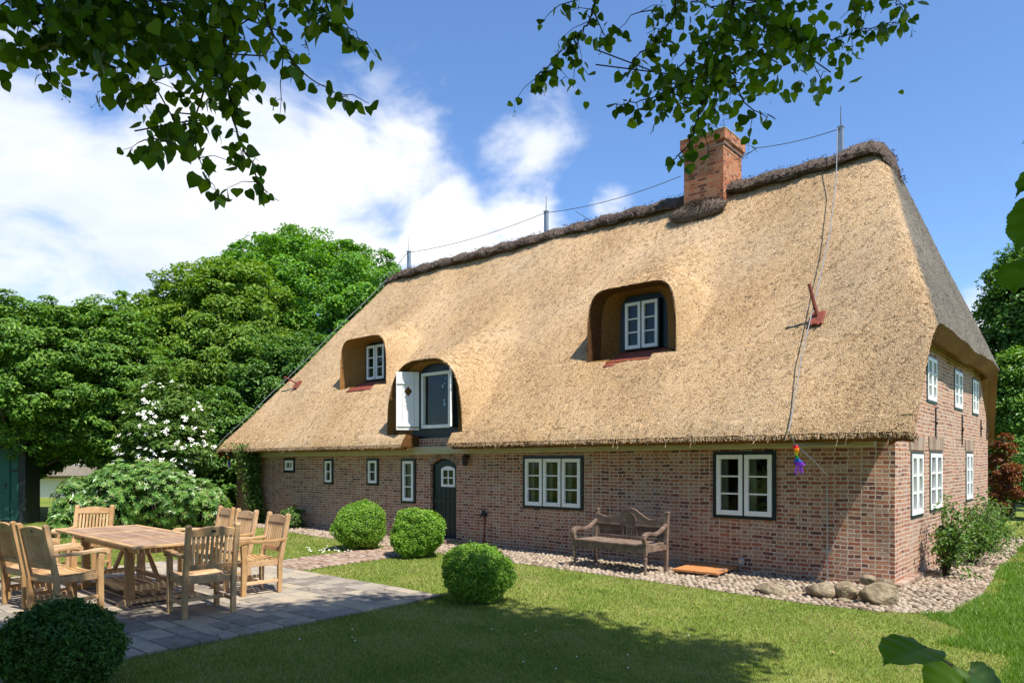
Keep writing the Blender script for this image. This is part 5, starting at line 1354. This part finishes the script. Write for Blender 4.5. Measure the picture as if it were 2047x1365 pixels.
# ------------------------------------------------------------------ lime tree over the camera
def leaf_template():
    t = [0, .05, .2, .4, .6, .8, .92, 1.0]; w = [.03, .30, .47, .50, .40, .20, .06, 0]; yb = [.06, -.06, -.03, 0, 0, 0, 0, 0]
    V = []; F = []
    for i, (a, b, o) in enumerate(zip(t, w, yb)):
        z = -.30 * a * a
        for s, k in ((-1, 1), (-.5, .5), (0, 0), (.5, .5), (1, 1)):
            V.append((s * b, a + o * abs(s), z + .16 * abs(s) * b * 1.4 - .22 * (abs(s) ** 2) * b))
    n = 5
    for i in range(len(t) - 1):
        for j in range(n - 1): F.append((i * n + j, i * n + j + 1, (i + 1) * n + j + 1, (i + 1) * n + j))
    return np.array(V), np.array(F)
LT, LF = leaf_template()
def toothed_template():
    n = 34; V = []; F = []; c = 9
    for i in range(n + 1):
        t = i / n; w = .52 * (math.sin(math.pi * min(1, (t + .06) / 1.06) ** .62)) ** .8 if t < 1 else 0
        if t > .72: w *= 1 - .93 * ((t - .72) / .28) ** .8
        w = max(w, .004); tooth = .022 * ((i * 1.0) % 2)
        for j in range(c):
            u = (j - (c - 1) / 2) / ((c - 1) / 2); e = abs(u)
            ww = w + (tooth if e > .99 and .05 < t < .93 else 0)
            y = t + .05 * e * (1 - t) - .10 * e * e * (1 - t) ** 6; z = .26 * e * w - .12 * t * t + .018 * math.sin(t * 26 - e * 3) * e - .12 * e * e * w
            V.append((u * ww, y, z))
    for i in range(n):
        for j in range(c - 1): F.append((i * c + j, i * c + j + 1, (i + 1) * c + j + 1, (i + 1) * c + j))
    return np.array(V), np.array(F)
TT, TF = toothed_template()
def big_leaves(P, D, N_, S, LT=LT, LF=LF, zj=.5):
    D = unit(np.asarray(D, float)); N_ = np.asarray(N_, float); N_ = unit(N_ - D * np.sum(D * N_, 1, keepdims=True)); X_ = np.cross(D, N_)
    q = LT[None] * np.asarray(S)[:, None, None]; jit = 1 + rng.normal(0, .12, (len(P), 1, 1))
    V = np.asarray(P)[:, None] + q[..., 0:1] * jit * X_[:, None] + q[..., 1:2] * D[:, None] + q[..., 2:3] * N_[:, None] * (1 + rng.normal(0, zj, (len(P), 1, 1)))
    n = len(P); return V.reshape(-1, 3), (LF[None] + (np.arange(n) * len(LT))[:, None, None]).reshape(-1, 4)
def spline(Q, n):
    Q = np.array(Q, float); k = len(Q); t = np.linspace(0, k - 1, n); i = np.minimum(t.astype(int), k - 2); f = (t - i)[:, None]
    p0 = Q[np.maximum(i - 1, 0)]; p1 = Q[i]; p2 = Q[i + 1]; p3 = Q[np.minimum(i + 2, k - 1)]
    return .5 * (2 * p1 + (p2 - p0) * f + (2 * p0 - 5 * p1 + 4 * p2 - p3) * f ** 2 + (3 * p1 - p0 - 3 * p2 + p3) * f ** 3)
def to_w(L): return np.array([at(x, y, d) for x, y, d in L])
TRUNK = CAM * np.array([1, 1, 0]) - FWD * 1.9 - RGT * 2.6
lime = empty('lime_tree', tuple(TRUNK)); tag(lime, 'lime tree whose dark leafy branches hang over the lawn into the sky', 'tree')
def hanging(name, twigs, masses, size, seed, root_pt, label=None):
    r = np.random.default_rng(seed); m = MB(); P = []; D = []; N_ = []; S = []; fr = []
    for pts, rad0, dens in twigs:
        W = to_w(pts); L = np.linalg.norm(np.diff(W, axis=0), axis=1).sum(); n = max(6, int(L / .05)); C = spline(W, n) + r.normal(0, .006, (n, 3)); C[0] = W[0]
        m.tube([tuple(c - TRUNK) for c in C], [rad0 * (1 - .75 * i / n) for i in range(n)], 6)
        for i in range(1, n):
            if r.random() > dens: continue
            for s in range(r.integers(1, 4)):
                d = unit(np.array([r.normal(0, .7), r.normal(0, .7), -.55 + r.normal(0, .35)])); pet = r.uniform(.02, .05); b = C[i] + d * pet
                m.tube([tuple(C[i] - TRUNK), tuple(b - TRUNK)], .0012, 4, cap=False)
                P.append(b); dd = unit(d + np.array([0, 0, -.35])); D.append(dd); N_.append(r.normal(size=3) * .8 + np.array([0, 0, .5]) - FWD * .6); S.append(size * r.uniform(.55, 1.2))
        # side shoots
        for i in range(2, n - 1, 3):
            if r.random() > dens: continue
            e = C[i] + unit(np.array([r.normal(0, .8), r.normal(0, .8), -.5])) * r.uniform(.10, .22); m.tube([tuple(C[i] - TRUNK), tuple((C[i] * .5 + e * .5) + np.array([0, 0, .02]) - TRUNK), tuple(e - TRUNK)], [.003, .002, .0015], 4)
            for t in (.4, .65, .85, 1.0):
                p = C[i] * (1 - t) + e * t; d = unit(np.array([r.normal(0, .7), r.normal(0, .7), -.6])); P.append(p + d * .025); D.append(d); N_.append(r.normal(size=3) * .8 + np.array([0, 0, .5]) - FWD * .6); S.append(size * r.uniform(.55, 1.15))
            if r.random() < .35: fr.append(e)
    for (px, py, dep, sx, sy, sd, n) in masses:
        for _ in range(n):
            a = r.normal(0, .5, 3); p = at(px + a[0] * sx, py + a[1] * sy, dep + a[2] * sd); d = unit(np.array([r.normal(0, .6), r.normal(0, .6), -.6]))
            P.append(p); D.append(d); N_.append(r.normal(size=3) * .7 + np.array([0, 0, .9]) - FWD * .3); S.append(size * r.uniform(.6, 1.2))
        for _ in range(max(3, n // 25)):
            a = r.normal(0, .5, 3); b = r.normal(0, .5, 3); m.tube([tuple(at(px + a[0] * sx, py + a[1] * sy, dep + a[2] * sd) - TRUNK), tuple(at(px + b[0] * sx, py + b[1] * sy - 20, dep) - TRUNK)], .004, 5)
    V, F = big_leaves(np.array(P), D, N_, S)
    br = obj(name, m, MT['twig'], lime)
    npmesh('foliage', V - TRUNK, F, MT['lime'], br, smooth=True)
    if fr:  # hanging seed clusters
        k = MB()
        for e in fr:
            q = e + np.array([0, 0, -.05]); k.tube([tuple(e - TRUNK), tuple(q - TRUNK)], .0008, 4)
            for j in range(4):
                b = q + r.normal(0, .012, 3) + np.array([0, 0, -.02]); k.tube([tuple(q - TRUNK), tuple(b - TRUNK)], .0007, 4); k.ell(tuple(b - TRUNK), (.0035,) * 3, 6, 4)
        tag(obj('seeds', k, MT['lime'], br), kind='stuff')
    return br
d = 3.7
hanging('hanging_branch', [
    ([(430, -420, 2.6), (500, -200, 3.2), (482, -60, d), (470, 40, d), (436, 105, d), (455, 180, d), (470, 250, d), (495, 315, d), (530, 385, d)], .012, .75),
    ([(436, 105, d), (405, 190, d + .1), (385, 260, d + .1), (402, 320, d + .1), (425, 375, d)], .006, .75),
    ([(436, 105, d), (350, 150, d), (270, 180, d), (250, 185, d)], .005, .6), ([(395, 250, d), (330, 262, d), (262, 296, d)], .004, .8),
    ([(560, -300, 2.9), (525, -60, d - .2), (535, 40, d - .2), (562, 92, d - .2), (600, 140, d - .2), (645, 172, d - .2), (692, 195, d - .2)], .007, .42),
    ([(562, 92, d - .2), (562, 150, d - .2), (560, 225, d - .2)], .004, .6),
    ([(640, -260, 3), (650, -50, d), (655, 10, d), (690, 45, d), (718, 78, d)], .006, .8),
    ([(90, -260, 2.9), (95, -30, d), (90, 50, d), (95, 110, d), (97, 165, d)], .007, .8), ([(200, -240, 2.9), (205, -20, d), (200, 60, d), (212, 138, d)], .006, .85),
    ([(300, -260, 2.9), (310, -20, d), (300, 70, d), (268, 130, d), (258, 195, d)], .006, .7), ([(60, -120, 3.4), (50, -10, d), (35, 50, d), (25, 95, d)], .005, .6)],
    [(140, 10, d, 150, 75, .5, 190), (290, 40, d, 170, 90, .5, 210), (430, 50, d, 150, 110, .5, 190), (200, 85, d, 130, 45, .4, 70), (600, -10, d, 120, 45, .4, 80), (395, 180, d, 110, 90, .3, 70), (360, 275, d, 80, 40, .25, 50), (330, 110, d, 260, 60, .4, 90), (180, 40, d, 260, 100, .5, 130)], .068, 91, None)
d = 4.3
hanging('hanging_branch', [
    ([(1260, -320, 3), (1190, -70, d), (1185, 20, d), (1160, 65, d), (1128, 90, d), (1100, 130, d), (1068, 160, d)], .008, .7), ([(1160, 65, d), (1150, 110, d), (1175, 150, d)], .004, .7), ([(1170, -5, d), (1130, 5, d), (1085, 40, d)], .004, .7), ([(1185, 20, d), (1205, 70, d), (1230, 65, d)], .004, .7),
    ([(1420, -340, 3), (1360, -60, d), (1345, 30, d), (1320, 65, d), (1290, 95, d), (1262, 125, d)], .008, .75), ([(1325, 18, d), (1270, 30, d), (1240, 60, d)], .004, .6),
    ([(1500, -420, 2.8), (1475, -60, d), (1460, 25, d), (1430, 105, d), (1418, 170, d), (1395, 235, d), (1378, 285, d), (1350, 318, d)], .014, .6), ([(1395, 235, d), (1410, 285, d), (1418, 322, d)], .004, .6),
    ([(1560, -300, 3), (1560, -20, d), (1570, 40, d), (1600, 66, d), (1655, 78, d), (1720, 62, d), (1795, 45, d)], .008, .8), ([(1600, 66, d), (1625, 115, d), (1642, 175, d)], .005, .85),
    ([(1440, 125, d), (1470, 175, d), (1498, 215, d), (1530, 232, d)], .006, .8), ([(1430, 150, d), (1350, 175, d), (1280, 200, d), (1235, 210, d)], .006, .8), ([(1350, 175, d), (1320, 225, d), (1305, 265, d)], .004, .85),
    ([(1740, -300, 3.2), (1730, -30, d), (1722, 20, d)], .005, .6), ([(1800, -280, 3.2), (1790, -20, d), (1800, 12, d), (1835, -4, d)], .004, .35)],
    [(1460, 40, d, 110, 70, .4, 110), (1510, 70, d, 110, 60, .4, 110), (1420, 130, d, 130, 70, .4, 130), (1360, 180, d, 110, 50, .35, 80), (1580, 90, d, 100, 50, .35, 70), (1375, 215, d, 90, 50, .3, 45), (1540, 20, d, 130, 40, .4, 60), (1450, 150, d, 230, 70, .4, 130)], .058, 92, None)
def near_branch(stem, lv, seed):
    m = MB(); C = spline(to_w(stem), 24); m.tube([tuple(c - TRUNK) for c in C], [.0035 * (1 - .6 * i / 24) for i in range(24)], 6)
    P = []; D = []; N_ = []; S = []
    for (x0, y0, x1, y1, dep, dd, nrm, s) in lv:
        a = at(x0, y0, dep); b = at(x1, y1, dep + dd); P.append(a); D.append(b - a); N_.append(nrm); S.append(np.linalg.norm(b - a) * s)
        j = np.argmin(np.linalg.norm(C - a, axis=1)); m.tube([tuple(C[j] - TRUNK), tuple(a - TRUNK)], .0014, 5)
    V, F = big_leaves(np.array(P), D, np.array(N_), S, TT, TF, .1); br = obj('low_shoot', m, MT['twig'], lime); npmesh('foliage', V - TRUNK, F, MT['lime'], br, smooth=True)
b_ = -FWD
near_branch([(2120, 1480, 1.25), (2010, 1395, 1.22), (1950, 1352, 1.2), (1900, 1328, 1.2), (1848, 1292, 1.2)],
    [(1852, 1292, 1757, 1319, 1.2, -.02, b_ * .08 + UP * 1.0 + RGT * .1, .95), (1905, 1326, 1850, 1410, 1.2, -.02, b_ * .6 + UP * .7 + RGT * .3, .85), (1935, 1342, 2025, 1400, 1.2, -.03, b_ * .45 + UP * .75, .95)], 1)
near_branch([(2300, 250, .9), (2180, 330, .9), (2110, 420, .9), (2075, 500, .9)],
    [(2120, 318, 1999, 404, .9, .02, b_ * .25 + UP * .8 - RGT * .3, .8), (2112, 385, 1984, 546, .9, .02, b_ * .35 - RGT * .85 + UP * .6, .72), (2085, 512, 1988, 606, .9, -.03, b_ * .2 - RGT * .5 + UP * .8, .7), (2130, 250, 2034, 278, .9, .0, b_ * .4 + UP * .8, .9)], 2)
def lime_crown():
    r = np.random.default_rng(93)
    shade = [(-900, 1195), (230, 1248), (340, 1240), (480, 1231), (600, 1216), (700, 1206), (830, 1208), (930, 1215), (1000, 1226), (1040, 1246), (1140, 1250), (1180, 1272), (1290, 1292), (1440, 1303), (1455, 1335), (1395, 1368)]
    poly = []
    for px, py in shade:
        D_ = 1.65 * FPX / (py - HY); poly.append((D_ * (px - CX) / FPX, D_))
    poly += [(1.1, 4.4), (1.4, -4.5), (-6, -5.0), (-11, 2)]
    P = []; N_ = []; cc = []
    while len(cc) < 1250:
        g = np.array([r.uniform(-11, 2.6), r.uniform(-5, 9.6)]) if len(cc) < 850 else np.array([r.uniform(-5, 2.3), r.uniform(4, 9.0)])
        if not poly_in(poly, np.array([g[0]]), np.array([g[1]]))[0]: continue
        h = r.uniform(5.4, 9.0); k = h / SUN[2]
        rr_ = g[0] + k * float(SUN @ RGT); dd = g[1] + k * float(SUN @ FWD)
        if dd > .1:
            py = HY - FPX * (h - .55 - 1.65) / (dd + .45)
            if py > -25: continue
        c = CAM + RGT * rr_ + FWD * dd; c[2] = h; cc.append(c)
    poly2 = [(x + (.35 if y < 8.9 else 0), y + .35) for x, y in poly]; k0 = len(cc); tries = 0
    while len(cc) < k0 + 130 and tries < 60000:
        tries += 1; g = np.array([r.uniform(-5, 2.9), r.uniform(4, 9.6)])
        if not poly_in(poly2, np.array([g[0]]), np.array([g[1]]))[0] or poly_in(poly, np.array([g[0]]), np.array([g[1]]))[0]: continue
        h = r.uniform(5.4, 9.0); k = h / SUN[2]; rr_ = g[0] + k * float(SUN @ RGT); dd = g[1] + k * float(SUN @ FWD)
        if dd > .1 and HY - FPX * (h - .55 - 1.65) / (dd + .45) > -25: continue
        c = CAM + RGT * rr_ + FWD * dd; c[2] = h; cc.append(c)
    for ci, c in enumerate(cc):
        n = 100 if ci < k0 else 16; dv = unit(r.normal(size=(n, 3))) * .42 * r.random((n, 1)) ** .4 * np.array([1, 1, .6]); P.append(c + dv); N_.append(r.normal(size=(n, 3)) * .5 + np.array([0, 0, 1.]))
    V, F = leaves(np.concatenate(P), np.concatenate(N_), .115, .85, .3, r=r); npmesh('crown', V - TRUNK, F, MT['lime'], lime)
    m = MB(); m.tube([(0, 0, -.2), (.05, 0, 1.5), (.1, .1, 3.2), (.0, .2, 6.0), (.1, .3, 8.5)], [.34, .27, .24, .17, .06], 14)
    cs = np.array(cc) - TRUNK
    for i in range(16):
        e = cs[r.integers(len(cs))]; s = np.array([.05, .15, r.uniform(2.8, 6)]); q = s * .5 + e * .5 + np.array([0, 0, .3]); m.tube([tuple(s), tuple(q), tuple(e)], [.09, .05, .015], 7)
    obj('trunk', m, MT['bark'], lime, smooth=True)
lime_crown()

# ------------------------------------------------------------------ grass
def build_grass():
    r = np.random.default_rng(101)
    def field(n, Dlo, Dhi, pw):
        u = r.random(n); Dp = (Dlo ** pw + u * (Dhi ** pw - Dlo ** pw)) ** (1 / pw); px = r.uniform(-420, 2480, n); q = CAM[None] + FWD * Dp[:, None] + RGT * (Dp * (px - CX) / FPX)[:, None]
        x, y = q[:, 0], q[:, 1]; x0, x1, y0, y1 = PATIO
        jag = r.normal(0, .018, n)
        ok = ~((x > x0) & (x < x1 + jag) & (y > y0) & (y < y1 + jag)) & ~poly_in(STRIP, x, y + jag) & ~((x < 0) & (y > -.02) & (x > -17)) & ~poly_in([(-8.5, -1.2), (-7.3, -1.2), (-7.15, -4.2), (-8.3, -4.2)], x + jag, y)
        return x[ok], y[ok], Dp[ok]
    x, y, Dp = field(640000, 3.9, 20, .55)
    lush = (x > .88 + .25 * np.sin(y * 1.7) + .1 * np.sin(y * 5)) & (y > -2.6 - .25 * x) | (x > 1.6)
    def blades(x, y, Dp, h0, w0):
        n = len(x); h = h0 * r.uniform(.4, 1.4, n) ; w = w0 * np.clip(Dp / 6, .8, 2.2) * r.uniform(.6, 1.3, n); a = r.uniform(0, 6.28, n); b = r.uniform(0, 6.28, n); l = h * r.uniform(.2, 1.0, n)
        B = np.stack([x, y, np.zeros(n)], 1); s = np.stack([np.cos(a), np.sin(a), np.zeros(n)], 1) * w[:, None]; t = B + np.stack([np.cos(b) * l, np.sin(b) * l, h], 1)
        V = np.stack([B - s, B + s, t], 1).reshape(-1, 3); return V, np.arange(n * 3).reshape(-1, 3)
    k = ~lush; V, F = blades(x[k], y[k], Dp[k], .026, .0035); tag(npmesh('grass', V, F, MT['grassblade']), kind='stuff')
    k = lush; n = 2; V, F = blades(np.repeat(x[k], n) + r.normal(0, .02, k.sum() * n), np.repeat(y[k], n) + r.normal(0, .02, k.sum() * n), np.repeat(Dp[k], n), .055, .004); tag(npmesh('long_grass', V, F, MT['grasslong']), kind='stuff')
    n = 150; x = r.uniform(-9, 1, n); y = r.uniform(-8.6, -1.9, n); z = np.where((x < PATIO[1]) & (x > PATIO[0]) & (y < PATIO[3]), .042, .03)
    V, F = leaves(np.stack([x, y, z], 1), np.stack([r.normal(0, .25, n), r.normal(0, .25, n), np.ones(n)], 1), .045, .7, 0, .15, r=r); tag(npmesh('fallen_leaves', V, F, MT['fallen']), kind='stuff')
    # daisies near the path
    m = MB()
    c = onp = ground(660, 13.2)
    for i in range(40):
        p = ground(r.normal(660, 22), r.normal(13.3, .25)); m.ell((p[0], p[1], .035), (.018, .018, .008), 7, 4)
    for i in range(14):
        p = ground(r.normal(960, 300), r.uniform(5.5, 7)); m.ell((p[0], p[1], .03), (.009, .009, .005), 7, 4)
    tag(obj('daisies', m, MT['flower']), kind='stuff')
build_grass()
